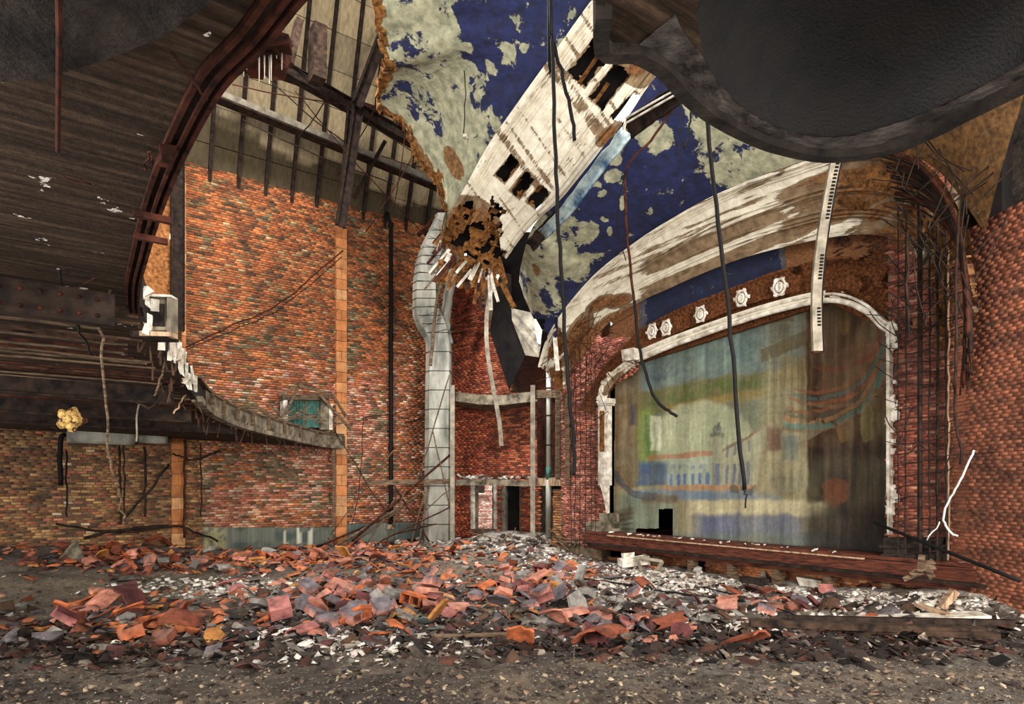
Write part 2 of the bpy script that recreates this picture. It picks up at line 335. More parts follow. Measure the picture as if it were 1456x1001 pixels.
# ---------------------------------------------------------------- BRICK WALLS
BL, BH = .19, .064
def jit_colors(n, pal, wts):
    k = RS.choice(len(pal), n, p=np.array(wts)/sum(wts)); c = lin(np.array(pal)[k]); c = c*.86+c.mean(1, keepdims=True)*.14*np.array([[1.15, .98, .6]]); return c*(.84+.28*RS.rand(n, 1))
def brick_wall(root, O, A, Nn, a0, a1, z0, z1, keep, cfun, nind=300, near=None, bl=BL, bh=BH, name='brick'):
    """O origin, A along unit, Nn outward normal; one mesh for most bricks, the largest ones as single parts"""
    rows = int((z1-z0)/bh); cs = []; zs = []; ln = []
    for r in range(rows):
        off = (r % 2)*bl/2+(bl*.13)*((r*7) % 3); n = int((a1-a0)/bl)+2; a = a0-bl+off+np.arange(n)*bl
        cs.append(a); zs.append(np.full(n, z0+r*bh+bh/2)); ln.append(np.full(n, bl-(.012 if bh > .05 else .006)))
    a = np.concatenate(cs); z = np.concatenate(zs); ln = np.concatenate(ln)
    m = (a > a0) & (a < a1); a, z, ln = a[m], z[m], ln[m]
    P = np.array(O)[None]+np.array(A)[None]*a[:, None]; P[:, 2] += z
    px, py = proj(P[:, 0], P[:, 1], P[:, 2]); m = keep(a, z, px, py)
    a, z, ln, P, px, py = a[m], z[m], ln[m], P[m], px[m], py[m]; n = len(a)
    d = (.018+RS.rand(n)*.016+(RS.rand(n) < .03)*(-.02))*(1 if bh > .05 else .5); col = cfun(n, a, z, px, py)
    inframe = (px > 78) & (px < 1378) & (py > 61) & (py < 939)
    sc = np.where(inframe, -P[:, 1], -1e3)
    if near is not None: sc = np.where(inframe & near(px, py), -P[:, 1], -1e3)
    order = np.argsort(-sc)[:nind]; ind = np.zeros(n, bool); ind[order] = True; ind &= sc > -999
    mj = .012 if bh > .05 else .006; hh = (bh-mj)/2
    def verts(P, d, ln):
        n = len(P); V = np.zeros((n, 8, 3)); i = 0; Aa = np.array(A); Nv = np.array(Nn)
        for dn in (0, 1):
            for (sa, sz) in ((-1, -1), (1, -1), (1, 1), (-1, 1)):
                q = P+Aa*(sa*ln/2*(1-.02*dn))[:, None]+(Nv[None]*(np.where(dn, d, -.02))[:, None]); q = q.copy(); q[:, 2] += sz*hh*(1-.06*dn)
                q += RS.randn(n, 3)*.0018; V[:, i] = q; i += 1
        return V
    fcs = np.array([(4, 5, 6, 7), (0, 1, 5, 4), (1, 2, 6, 5), (2, 3, 7, 6), (3, 0, 4, 7)])
    V = verts(P, d, ln); J = ~ind; nj = J.sum()
    Fa = (np.arange(nj)[:, None, None]*8+fcs[None]).reshape(-1, 4)
    build('brickwork', V[J].reshape(-1, 3), Fa, M['brick'], root, col=np.repeat(col[J], 8, 0), kind='stuff')
    # individual bricks share 16 meshes
    meshes = []
    I = np.where(ind)[0]
    if len(I):
        for k in range(16):
            j = I[RS.randint(len(I))]; v = verts(np.zeros((1, 3)), d[j:j+1], ln[j:j+1])[0]
            me = bpy.data.meshes.new(name); me.from_pydata([tuple(q) for q in v], [], [tuple(int(t) for t in f) for f in fcs])
            at = me.color_attributes.new('Col', 'FLOAT_COLOR', 'POINT'); c = np.ones((8, 4), np.float32); c[:, :3] = col[j]; at.data.foreach_set('color', c.ravel())
            me.materials.append(M['brick']); meshes.append(me)
        o0 = np.array(WPOS[root])
        for j in I:
            o = bpy.data.objects.new(name, meshes[RS.randint(16)]); o.location = P[j]-o0; o.parent = root; COL.objects.link(o)
    print('bricks', root.name, n, len(I))
def backing(root, polys, mat='mortar', thick=.25, nn=None):
    for name, poly in polys:
        mb = MB(); mb.prism(poly, nn*(-thick)); mb.build(name, M[mat], root)
# wall_left : plane s=SWALL, param a = w
OL = SW(SWALL, 0, 0); NL = -D2
ZT = 9.87
wl = empty('wall_left', SW(SWALL, 6, 0), kind='structure', label='tall red brick side wall of the auditorium')
WL0, WL1 = -3.0, 10.75
backing(wl, [('masonry', [SW(SWALL+.0, WL0, -1), SW(SWALL, WL1, -1), SW(SWALL, WL1, ZT), SW(SWALL, WL0, ZT)])], nn=NL, thick=.3)
def keep_left(a, z, px, py):
    dado = (px > 290) & (px < 602) & (py > 748-(px-475)*.03-(px > 478)*4)
    rough = (px < 249) & (py < 500)
    return ~dado & ~rough & (z > -.6)
def col_left(n, a, z, px, py):
    c = jit_colors(n, [(182, 100, 48), (166, 86, 42), (190, 116, 64), (134, 76, 42), (98, 66, 42), (142, 110, 68), (178, 148, 106)], [5, 4, 3, 3.4, 2.2, 1.6, .6])
    pink = sm(py, 450, 600)*(.45+.5*sm(fbm(px*.012, py*.012, 3, 70), .4, .6)); c2 = jit_colors(n, [(186, 112, 90), (205, 150, 124), (160, 84, 64), (120, 84, 66), (196, 172, 148)], [4, 3, 3, 1.5, 1])
    pick = RS.rand(n) < pink; c[pick] = c2[pick]
    st = fbm(px*.02, py*.035, 4, 71); pk = RS.rand(n) < sm(st, .56, .72)*.6
    c3 = jit_colors(n, [(122, 104, 72), (92, 76, 54), (150, 134, 104)], [2, 2, 1]); c[pk] = c3[pk]
    lf = (px < 290) & (py > 600); c4 = jit_colors(n, [(150, 108, 62), (120, 76, 48), (176, 134, 84), (96, 70, 50), (160, 90, 60)], [3, 3, 2, 2, 2]); c[lf] = c4[lf]
    return c
brick_wall(wl, OL, D1, NL, WL0, WL1, -.5, ZT, keep_left, col_left, 300, near=lambda px, py: (px < 250) | (px > 262))
# dado
def surf_grid(polyfun, nu, nv):
    V = []; 
    for i in range(nu+1):
        for j in range(nv+1): V.append(polyfun(i/nu, j/nv))
    Fc = [(i*(nv+1)+j, (i+1)*(nv+1)+j, (i+1)*(nv+1)+j+1, i*(nv+1)+j+1) for i in range(nu) for j in range(nv)]
    return V, Fc
V, Fc = surf_grid(lambda u, v: on_s(288+u*316, (790)*(1-v)+(750-max(0, u*316-187)*.03-(4 if u > .6 else 0)+random.uniform(-.8, .8))*v, SWALL-.03), 100, 14)
Va = np.array([tuple(v) for v in V]); p_, r_ = proj(Va[:, 0], Va[:, 1], Va[:, 2])
c = np.repeat(lin((104, 108, 98))[None], len(Va), 0); f = sm(fbm(p_*.05, r_*.08, 3, 80), .4, .65)[:, None]; c = c*(1-f)+lin((72, 84, 80))*f
wh = ((p_ > 400) & (p_ < 446) & (fbm(p_*.12, r_*.02, 2, 81) > .5) & (r_ > 750))[:, None]; c = np.where(wh, lin((200, 198, 180)), c)
wh = ((p_ < 322) & (fbm(p_*.15, r_*.1, 2, 82) > .42))[:, None]; c = np.where(wh, lin((150, 146, 108)), c)
build('plaster_dado', Va, Fc, M['cream_panel'], wl, col=c, label='grey green plaster dado with white paint streaks')
# rough ochre plaster left of the first pilaster
mb = MB(); mb.prism([on_s(150, 470, SWALL-.04), on_s(247, 490, SWALL-.04), on_s(247, 215, SWALL-.04), on_s(150, 180, SWALL-.04)], D2*.03); mb.build('render_coat', M['ochrerender'], wl, label='rough ochre render beside the brickwork')
# pilasters of pale clay blocks
def pilaster(px0, px1, z0, z1, label, prot=.12, pal=None, bhh=.30, sw=SWALL):
    p0 = on_s(px0, 700, sw); p1 = on_s(px1, 700, sw); a0, a1 = w_of(p0), w_of(p1); root = empty('pilaster', SW(sw, (a0+a1)/2, z0), kind='structure', label=label)
    z = z0; k = 0; ms = []
    for i in range(8):
        m0 = MB(); w2 = (a1-a0); h2 = bhh-.014
        if i % 2: m0.box((0, 0, h2/2), (w2, prot*2, h2), (D1, D2, DZ), jit=.004)
        else:
            m0.box(-D1*(w2*.24)+DZ*(h2/2), (w2*.46, prot*2, h2), (D1, D2, DZ), jit=.004); m0.box(D1*(w2*.26)+DZ*(h2/2), (w2*.48, prot*2+.01, h2), (D1, D2, DZ), jit=.004)
        me = bpy.data.meshes.new('block'); me.from_pydata(m0.v, [], m0.f); cc = lin(random.choice(pal or [(204, 140, 88), (190, 122, 72), (212, 158, 108), (176, 112, 66)]))*random.uniform(.85, 1.1)
        at = me.color_attributes.new('Col', 'FLOAT_COLOR', 'POINT'); c = np.ones((len(m0.v), 4), np.float32); c[:, :3] = cc; at.data.foreach_set('color', c.ravel()); me.materials.append(M['block']); ms.append(me)
    while z < z1-.05:
        o = bpy.data.objects.new('block', ms[(k % 2)+2*random.randrange(4)]); o.location = (0, 0, z-z0); o.parent = root; COL.objects.link(o); z += bhh; k += 1
    return root
pilaster(243, 262, -.2, 2.7, 'pale orange clay block pilaster under the balcony at far left')
pilaster(257.5, 264, 3.3, ZT-.3, 'thin orange clay block strip beside the dark stanchion', .06)
pilaster(476, 491, -.2, 9.0, 'tall pale orange clay block pilaster splitting the brick wall')
pilaster(649, 660, 0.2, 6.2, 'orange clay block pilaster just right of the big duct', .16, [(186, 100, 56), (196, 112, 64), (160, 82, 46)])
# small self-lit block on the wall, standing in for a bright spot
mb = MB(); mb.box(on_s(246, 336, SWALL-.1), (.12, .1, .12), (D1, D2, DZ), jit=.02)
mlit, ntl, bsl = mk('glow_white'); bsl.inputs['Base Color'].default_value = (1, 1, 1, 1); bsl.inputs['Emission Color'].default_value = (1, 1, 1, 1); bsl.inputs['Emission Strength'].default_value = 4
mb.build('glow_patch', mlit, wl, label='small glowing patch added on the wall as a spot of light')

# ---------------------------------------------------------------- ROOF SLOPE (stained boards between ribs) over wall_left
EIN = .34
def slope(w, h): return SW(SWALL-.02-EIN*h, w, ZT-.05+h)
rf = empty('ceiling_slope', SW(SWALL, 6, ZT), kind='structure', label='steep stained board slope of the attic above the brick wall')
ribw = [3.29+(k-3)*.70 for k in range(0, 15)]
hs = [0]+[.55+.86*k for k in range(0, 8)]
for i in range(len(ribw)-1):
    for j in range(len(hs)-1):
        w0, w1, h0, h1 = ribw[i], ribw[i+1], hs[j], hs[j+1]; nu, nv = 8, 8
        off = random.uniform(-.012, .012); nrm = (D2*-1+DZ*-EIN).normalized()
        V, Fc = surf_grid(lambda u, v: slope(w0+.012+(w1-w0-.024)*u, h0+.008+(h1-h0-.016)*v)+nrm*off, nu, nv)
        b = len(V); V2 = [Vector(v)-nrm*.03 for v in V]; Fc2 = list(Fc)
        Va = np.array([tuple(v) for v in V]); ww = SX*Va[:, 0]+SY*Va[:, 1]; h = Va[:, 2]-ZT
        c1 = lin((170, 152, 120)) if random.random() > .2 else lin((144, 128, 102)); c = np.repeat((c1*random.uniform(.85, 1.1))[None], len(Va), 0)
        line = 1.15+.5*(fbm(ww*1.4, ww*0, 3, 90)-.5)-.25*np.floor(ww % 3/1.5)-.1*(ww-4)
        dk = sm(line-h, -.03, .04)[:, None]; c = c*(1-dk)+lin((72, 60, 38))*dk
        # rim of the board
        rim = [(0, (0)), ]
        build('board', Va, Fc2, M['cream_panel'], rf, col=c)
mb = MB(); mb.prism([slope(ribw[0]-2, -.05)+D2*.08, slope(13, -.05)+D2*.08, slope(13, 7.4)+D2*.08, slope(ribw[0]-2, 7.4)+D2*.08], D2*.15); mb.build('sheathing', M['nearblack'], rf)
for w in ribw:
    mb = MB(); p0 = slope(w, -.35)-D2*.05; p1 = slope(w, 6.6)-D2*.05; mb.bar(p0, p1, .09, .12, D2); mb.build('rib', M['darksteel'], rf)
# roof deck over everything
mb = MB(); mb.box(SW(6.0, 4.6, 16.6), (26, 25, .3), (D1, D2, DZ)); mb.build('roof', M['nearblack'], kind='structure', label='dark roof deck high above the vault')
# ---------------------------------------------------------------- attic steel
def beam(name, p0, p1, wd, ht, mat, label, prof='I', up=DZ, group=None, cat='beam'):
    mb = MB(); mb.bar(p0, p1, wd, ht, up, prof=prof); return mb.build(name, M[mat], label=label, cat=cat, group=group)
beam('steel_purlin', on_s(306, 136, 16.6), on_s(655, 276, 16.6), .22, .26, 'grey_paint', 'long pale grey steel purlin across the stained boards', 'box')
beam('steel_purlin', on_s(306, 140, 16.4), on_s(655, 281, 16.4), .3, .05, 'darksteel', 'dark lower flange strip under the pale grey purlin', 'box')
beam('steel_purlin', on_s(340, 62, 15.6), on_s(630, 225, 15.6), .25, .30, 'darksteel', 'upper dark steel purlin high in the attic', 'I')
beam('steel_purlin', on_s(330, 85, 15.9), on_s(600, 178, 15.9), .1, .12, 'rust', 'thin rusty purlin just under the upper dark purlin', 'box')
beam('steel_stanchion', on_s(513, 130, 15.2), on_s(484, 322, 15.2), .16, .24, 'darksteel', 'leaning dark steel post ending above the tall pilaster', 'I', D1)
beam('steel_stanchion', on_s(500, 150, 15.4), on_s(488, 292, 15.4), .14, .2, 'darksteel', 'second dark post behind the leaning one', 'I', D1)
beam('steel_stanchion', on_s(556, 20, 15.0), on_s(507, 150, 15.0), .2, .26, 'darksteel', 'dark steel strut rising to the frame top in the attic', 'I', D1)
beam('hanging_timber', on_s(452, 40, 14.5), on_s(451, 116, 14.5), .42, .3, 'charred', 'wide dark broken timber hanging from the attic', 'box', D1, cat='timber')
beam('hanging_timber', on_s(425, 30, 14.2), on_s(411, 92, 14.2), .22, .16, 'charred', 'narrow slanted timber hanging left of the wide one', 'box', D1, cat='timber')
beam('hanging_timber', on_s(397, 20, 13.6), on_s(394, 92, 13.6), .22, .2, 'darksteel', 'black hanging stub near the balcony corner', 'box', D1, cat='timber')
beam('steel_strut', on_s(548, 200, 16.0), on_s(503, 282, 16.9), .08, .08, 'darksteel', 'short dark strut under the purlins', 'box', D1)
beam('steel_strut', on_s(640, 290, 16.5), on_s(594, 335, 17.2), .1, .1, 'rust', 'short rusty strut at the end of the brick top', 'box', D1)
ends = [((345, 170), (560, 262)), ((330, 120), (600, 160)), ((420, 130), (600, 330)), ((370, 100), (500, 210)), ((560, 100), (480, 250)), ((610, 180), (520, 330)), ((425, 100), (640, 250)), ((585, 120), (560, 300)), ((540, 220), (640, 240)), ((470, 130), (420, 200))]
for k, (a, b) in enumerate(ends):
    rod('tie_wire', [on_s(*a, 15.3+.1*(k % 4)), on_s((a[0]+b[0])/2, (a[1]+b[1])/2+6, 15.3), on_s(*b, 16.2)], .014, 'rust' if k % 3 else 'darksteel', 'thin tie wire strung across the attic steelwork', 'wire', 'tie wires in the attic')

# ---------------------------------------------------------------- lofted surfaces
def loft(rows, nu, nv, disp=None):
    """rows: list of point lists; returns array (nu,nvtotal,3) with optional displacement along approx normal"""
    R = [np.array([tuple(p) for p in resample(smooth_line(r, 6), nu)]) for r in rows]; out = []; vv = []
    for i in range(len(R)-1):
        for k in range(nv):
            t = k/nv; out.append(R[i]*(1-t)+R[i+1]*t); vv.append((i+t)/(len(R)-1))
    out.append(R[-1]); vv.append(1.); G = np.stack(out, 1); vv = np.array(vv)
    if disp is not None:
        du = np.gradient(G, axis=0); dv = np.gradient(G, axis=1); n = np.cross(du, dv); n /= np.linalg.norm(n, axis=2, keepdims=True)+1e-9
        toc = np.array([0, 0, CAMZ])-G; sgn = np.sign((n*toc).sum(2, keepdims=True)); n *= sgn
        G = G+n*disp(np.linspace(0, 1, nu)[:, None]+0*vv[None], vv[None]+0*np.linspace(0, 1, nu)[:, None])[..., None]
    return G
def build_grid(name, G, mat, parent, peel=None, keep=None, col=None, **kw):
    nu, nv = G.shape[:2]; V = G.reshape(-1, 3); id_ = np.arange(nu*nv).reshape(nu, nv)
    q = np.stack([id_[:-1, :-1], id_[1:, :-1], id_[1:, 1:], id_[:-1, 1:]], -1).reshape(-1, 4)
    px, py = proj(V[:, 0], V[:, 1], V[:, 2])
    if keep is not None: k = keep(px, py); q = q[k[q].all(1)]
    uu, vv = np.meshgrid(np.linspace(0, 1, nu), np.linspace(0, 1, nv), indexing='ij'); pts = {'peel': peel(px, py), 'su': uu.ravel(), 'sv': vv.ravel()} if peel else None
    return build(name, V, q, mat, parent, pts=pts, col=None if col is None else col(px, py), smooth=True, **kw)
def rw(pts, w): return [on_w(p[0], p[1], p[2] if len(p) > 2 else w) for p in pts]
# ---- arch A (near plaster rib)
archA = empty('plaster_arch', SW(11, 6.8, 6), kind='structure', label='near cream plaster arch rib with broken coffers')
A_L = [(624, 352, 6.5), (634, 318), (648, 290), (668, 256), (700, 200), (748, 131), (797, 62), (850, -12), (900, -80)]
A_R = [(700, 402, 7.3), (716, 376), (738, 342), (765, 312), (793, 288), (825, 250), (854, 213), (890, 170), (925, 118), (968, 70), (1010, 20), (1060, -45)]
def lerp_rows(A, B, wa, wb, t, n=24):
    a = resample(smooth_line(rw(A, wa), 6), n); b = resample(smooth_line(rw(B, wb), 6), n); return [p.lerp(q_, t) for p, q_ in zip(a, b)]
rows = [lerp_rows(A_L, A_R, 6.3, 7.4, t) for t in (0, 1.)]
def molding(u, v):
    d = np.zeros_like(v)
    for c0, wd, h in ((.03, .035, .10), (.10, .012, .05), (.135, .01, .04), (.17, .01, .035), (.205, .01, .03), (.48, .035, .05), (.53, .012, .07), (.68, .035, .05), (.73, .012, .07), (.90, .02, .05), (.95, .02, .08)):
        d += h*(np.abs(v-c0) < wd)
    return d
GA = loft(rows, 340, 150, molding)
holesA = [(722, 240, 17, 9, -.9), (743, 262, 17, 9, -.9), (765, 280, 14, 9, -.9), (838, 90, 27, 15, -.9), (866, 122, 28, 12, -.9), (893, 155, 22, 10, -.8), (650, 330, 15, 26, .3), (668, 350, 14, 30, .4), (690, 375, 16, 25, .5)]
def box4(px, py, cx, cy, rx, ry, a):
    c, s_ = math.cos(a), math.sin(a); dx = px-cx; dy = py-cy
    return np.maximum(np.abs(dx*c+dy*s_)/rx, np.abs(-dx*s_+dy*c)/ry)
def keepA(px, py):
    k = np.ones(len(px), bool); nn = (fbm(px*.12, py*.12, 3, 101)-.5)*1.4
    for h in holesA: k &= (box4(px, py, *h)+nn*.55 > 1)
    k &= ~((py > 345+ (fbm(px*.15, py*.02, 2, 44)-.5)*110) & (px < 725))
    k &= ~((ell(px, py, 676, 318, 40, 34, -.6)+(fbm(px*.12, py*.12, 3, 46)-.5)*1.6 < 1) & (fbm(px*.09, py*.09, 3, 45) > .44))
    return k
def peelA(px, py):
    p = .14+0*px+.62*(fbm(px*.02+py*.03, py*.01, 3, 110)-.35)
    # long streaks along the rib
    a = (px-700)*.81+(200-py)*-.58; t_ = (px-700)*.58+(200-py)*.81*1.0
    cr = (px-700)*.82-(200-py)*-.57
    p += .35*sm(vnoise(cr*.16, t_*.012, 5), .5, .8)
    for h in holesA: p = np.maximum(p, 1.9-.95*box4(px, py, h[0], h[1], h[2], h[3], h[4])**2)
    p += 1.7*np.clip(1-ell(px, py, 668, 320, 42, 48, -.9), 0, 1)**.5
    p += 1.4*np.clip(1-ell(px, py, 905, 100, 24, 30, -.9), 0, 1)**.5+1.6*np.clip(1-ell(px, py, 866, 192, 24, 11, -.7), 0, 1)**.5
    return p
build_grid('soffit_moulding', GA, M['archpaint'], archA, peelA, keepA)
GA2 = loft(rows, 60, 20)
c_ = GA2.reshape(-1, 3); toc = c_/np.linalg.norm(c_-np.array([0, 0, CAMZ]), axis=1, keepdims=True)
GB2 = GA2.copy(); GB2[..., 2] += .30; GB2[..., 1] += .16
build_grid('void_backing', GB2, M['nearblack'], archA)  # near-black sheet darkens the broken coffers from behind
# lath strips showing in the holes
GL = GA2.copy(); GL[..., 2] += .13; GL[..., 1] += .06
build_grid('lath_backing', loft([[Vector(p) for p in GL[:, 0]], [Vector(p) for p in GL[:, -1]]], 160, 40, lambda u, v: .10*(fbm(u*60, v*14, 3, 5)-.5)), M['lathwood'], archA, None, lambda px, py: (py > 255+(fbm(px*.1, py*.1, 2, 3)-.5)*40) & (py < 385+(fbm(px*.3, px*.02, 2, 4)-.5)*80) & (fbm(px*.11, py*.11, 3, 8) < .62) & (px < 745))
for k in range(46):
    i = RS.randint(2, 56); j = RS.randint(1, 18); p = Vector(GB2[i, j]); q_ = Vector(GB2[min(59, i+RS.randint(2, 6)), j]); off = Vector((0, -.05, -.1))
    mb = MB(); mb.bar(p+off, q_+off, .07, .012, DZ); mb.build('lath_strip', M['lathwood'], archA)
# ---- blue vault left of arch A
vlt = empty('ceiling_vault', SW(10, 5, 8), kind='structure', label='peeling blue and cream painted vault left of the near arch')
jag = [(627, 345, 6.4), (634, 300, 6.2), (622, 262, 6.1), (600, 236, 6.0), (583, 192, 5.7), (566, 172, 5.5), (541, 152, 5.2), (548, 112, 4.9), (556, 92, 4.7), (546, 62, 4.5), (540, 10, 4.2), (535, -60, 4.0)]
r0 = resample(smooth_line(rw(jag, 5), 6), 24); r1 = lerp_rows(A_L, A_R, 6.3, 7.4, .02); r1 = resample(r1, 24)
mid = [a.lerp(b, .5)+DZ*.15 for a, b in zip(r0, r1)]
GV = loft([r0, mid, r1], 200, 45, lambda u, v: .03*(fbm(u*30, v*10, 3, 5)-.5))
def peelV(px, py):
    d = (px-640)*.8+(100-py)*.3 - 0     # blue to the upper right
    line = 655+(py-61)*.33
    p = .86-.86*sm(px, line-18, line+24)
    p += -.42*np.clip(1-ell(px, py, 575, 80, 30, 25, .5), 0, 1)-.42*np.clip(1-ell(px, py, 590, 140, 40, 22, .7), 0, 1)-.55*np.clip(1-ell(px, py, 553, 138, 14, 16), 0, 1)-.3*np.clip(1-ell(px, py, 600, 165, 40, 20, .7), 0, 1)
    for e in ((665, 97, 14, 11, .4), (698, 96, 6, 18, -.6), (665, 67, 12, 7, 0), (722, 70, 8, 14, -.7), (697, 155, 5, 9, 0), (704, 175, 6, 16, -.3), (745, 70, 5, 8, 0)): p += 1.0*np.clip(1.3-ell(px, py, *e), 0, 1)
    p += 1.25*np.clip(1-ell(px, py, 645, 232, 12, 34, -.45), 0, 1)**.6
    p = .27+.56*p
    p += 1.3*np.clip(1-ell(px, py, 605, 235, 12, 62, -.5), 0, 1)**.6+1.3*np.clip(1-ell(px, py, 553, 105, 8, 26, 0), 0, 1)**.6+.9*np.clip(1-ell(px, py, 645, 232, 12, 34, -.45), 0, 1)**.6
    return p
build_grid('painted_plaster', GV, M['bluevault'], vlt, peelV, lambda px, py: (px > -9999))
GV2 = GV.copy(); GV2[..., 2] += .12; build_grid('plaster_back', GV2, M['lathwood'], vlt)
# ochre broken rim
mb = MB(); rim = smooth_line(rw(jag[1:], 5), 5)
for i in range(0, len(rim)-1):
    mb.box((rim[i]+rim[i+1])/2+DZ*.05, ((rim[i+1]-rim[i]).length*1.1, .12+.1*random.random(), .12), ((rim[i+1]-rim[i]).normalized(), (rim[i+1]-rim[i]).normalized().cross(DZ).normalized(), DZ), jit=.05)
mb.build('broken_edge', M['lathwood'], vlt, label='broken ochre plaster rim of the vault')
# ---- arch B : proscenium arch
B0 = [(770, 520, 9.5), (778, 490, 9.4), (790, 460), (812, 428), (850, 386), (905, 343), (955, 311), (1010, 280), (1070, 254), (1130, 233), (1185, 214), (1230, 207), (1270, 209), (1308, 226), (1343, 262), (1372, 318), (1392, 400), (1400, 480)]
B1 = [(800, 560, 9.7), (812, 530), (830, 505), (855, 470), (885, 445), (920, 424), (950, 411), (985, 395), (1053, 368), (1127, 348), (1200, 334), (1262, 333), (1296, 348), (1318, 385), (1330, 440), (1335, 500)]
B2 = [(822, 585, 9.85), (838, 560), (855, 530), (872, 510), (892, 490), (915, 468), (950, 448), (985, 432), (1053, 406), (1110, 385), (1190, 366), (1250, 372), (1275, 395), (1290, 430), (1300, 470)]
B3 = [(845, 585, 9.9), (858, 552), (874, 530), (893, 512), (920, 496), (950, 480), (985, 464), (1053, 437), (1110, 421), (1165, 409), (1205, 412), (1240, 430), (1268, 455), (1275, 480)]
prosc = empty('proscenium_arch', SW(7.2, 9.4, 4), kind='structure', label='wide flattened plaster arch over the stage opening')
def moldB(u, v):
    d = np.zeros_like(v)
    for c0, wd, h in ((.02, .03, .12), (.09, .012, .05), (.13, .01, .04), (.40, .012, .05), (.46, .012, .05), (.49, .008, .03), (.66, .012, .05), (.72, .01, .04), (.76, .008, .05), (.95, .05, .07)):
        d += h*(np.abs(v-c0) < wd)
    return d
GB = loft([rw(B0, 9.15), rw(B1, 9.75)], 420, 120, moldB)
def keepB(px, py): 
    k = (ell(px, py, 1245, 255, 45, 14, .1)+(fbm(px*.1, py*.1, 3, 7)-.5)*1.5 > 1) & (ell(px, py, 1215, 290, 22, 9, .2)+(fbm(px*.1, py*.1, 3, 8)-.5) > 1)
    k &= ~((px > 1330) & (fbm(px*.08, py*.05, 3, 9) > .45)) & ~((px > 1285) & (fbm(px*.08, py*.05, 3, 12) > .62))
    k &= ~((px < 800) & (py > 450) & (fbm(px*.12, py*.05, 3, 19) > .5))
    return k
def peelB(px, py):
    cr = py+(px-1010)*.42; p = .09+.75*(fbm(px*.008, cr*.05, 4, 130)-.36)+.3*sm(vnoise(px*.015, cr*.28, 6), .55, .8)
    # bare grey-brown flat bands in the middle of the arch
    mid_ = sm(px, 880, 960)*(1-sm(px, 1085, 1125)); p += mid_*.95*np.clip(sm(cr, 330, 336)*(1-sm(cr, 352, 358))+.8*sm(cr, 366, 370)*(1-sm(cr, 384, 390)), 0, 1)
    for e in ((853, 432, 22, 9, -.5), (880, 428, 20, 10, -.3), (880, 455, 60, 12, -.55), (845, 495, 60, 22, -.9), (820, 480, 16, 40, .5)): p += 1.8*np.clip(1.2-ell(px, py, *e), 0, 1)**.7
    p += sm(px, 1090, 1150)*(1.15*sm(fbm(px*.012, cr*.05, 4, 133), .38, .52))+.5*sm(px, 1150, 1250)
    return p
build_grid('arch_moulding', GB, M['archpaint'], prosc, peelB, keepB)
GBb = loft([rw([(p[0], p[1]) for p in B0], 9.45), rw([(p[0], p[1]) for p in B1], 9.95)], 60, 12); build_grid('arch_backing', GBb, M['lathwood'], prosc)
GC = loft([rw(B1, 9.75), rw(B2, 9.9)], 200, 12, lambda u, v: -.14*np.sin(v*math.pi))
def peelC(px, py): return .22+1.9*(1-sm(px, 900, 925))+1.9*sm(px, 1105, 1125)
build_grid('blue_cove', GC, M['bluecove'], prosc, peelC, lambda px, py: (px > 868) & ~((px > 1190) & (fbm(px*.07, py*.07, 3, 31) > .55)))
GD = loft([rw(B2, 9.9), rw(B3, 9.93)], 260, 24, lambda u, v: .05*(v < .12)+.02*(np.abs(v-.2) < .04)+.02*np.sin(u*500)*(np.abs(v-.2) < .06)+.03*fbm(u*220, v*14, 2, 3))
build_grid('ornament_frieze', GD, M['frieze'], prosc, None, lambda px, py: ~((px > 1130) & (fbm(px*.06, py*.06, 3, 33) > .50)))
mb = MB(); mb.prism(rw([(895, 520), (1180, 430), (1262, 470), (1275, 430), (1262, 330), (1127, 345), (920, 420), (800, 520), (840, 600), (862, 560)], 10.08), D1*.08); mb.build('brown_coat', M['frieze'], prosc)
for (x, y) in ((927, 471), (947, 466), (996, 447), (1054, 424), (1108, 408)):
    mb = MB(); cc = on_w(x, y, 9.82); e1 = D2; R_ = .13
    mb.tube([cc+e1*(R_*math.cos(a)*.8)+DZ*(R_*math.sin(a)) for a in [i*math.pi/9 for i in range(19)]], .022, 6, cap=False)
    mb.tube([cc+e1*(R_*math.cos(a)*.38)+DZ*(R_*.5*math.sin(a)) for a in [i*math.pi/6 for i in range(13)]], .03, 6, cap=False)
    mb.box(cc+DZ*.02, (.05, .07, .12), (D1, D2, DZ), jit=.015)
    for a in range(6):
        an = a*math.pi/3; mb.box(cc+e1*(R_*math.cos(an)*.95)+DZ*(R_*1.12*math.sin(an)), (.04, .05, .05), (D1, D2, DZ), jit=.012)
    mb.build('medallion', M['plaster'], prosc, smooth=False)
# white bead around the opening
B4 = [(1275, 800), (1266, 760)]
bead = [(905, 513), (950, 494), (985, 481), (1053, 457), (1110, 440), (1165, 428), (1200, 429), (1232, 443), (1252, 462), (1263, 470)]
for dx, r in ((0, .045), (-9, .022)):
    mb = MB(); mb.tube(smooth_line(rw([(x+ (0), y+dx) for x, y in bead], 9.85), 6), r, 8); mb.build('bead_moulding', M['plaster'], prosc, smooth=True)
G_ = loft([rw([(x, y-14) for x, y in bead], 9.86), rw([(x, y+1) for x, y in bead], 9.9)], 120, 6, lambda u, v: .02*(np.abs(v-.5) < .2))
build_grid('cream_fillet', G_, M['archpaint'], prosc, lambda px, py: .1+1.1*sm(px, 1120, 1200)*fbm(px*.05, py*.05, 3, 66), lambda px, py: ~((px > 1175) & (fbm(px*.12, py*.12, 3, 33) > .5)))
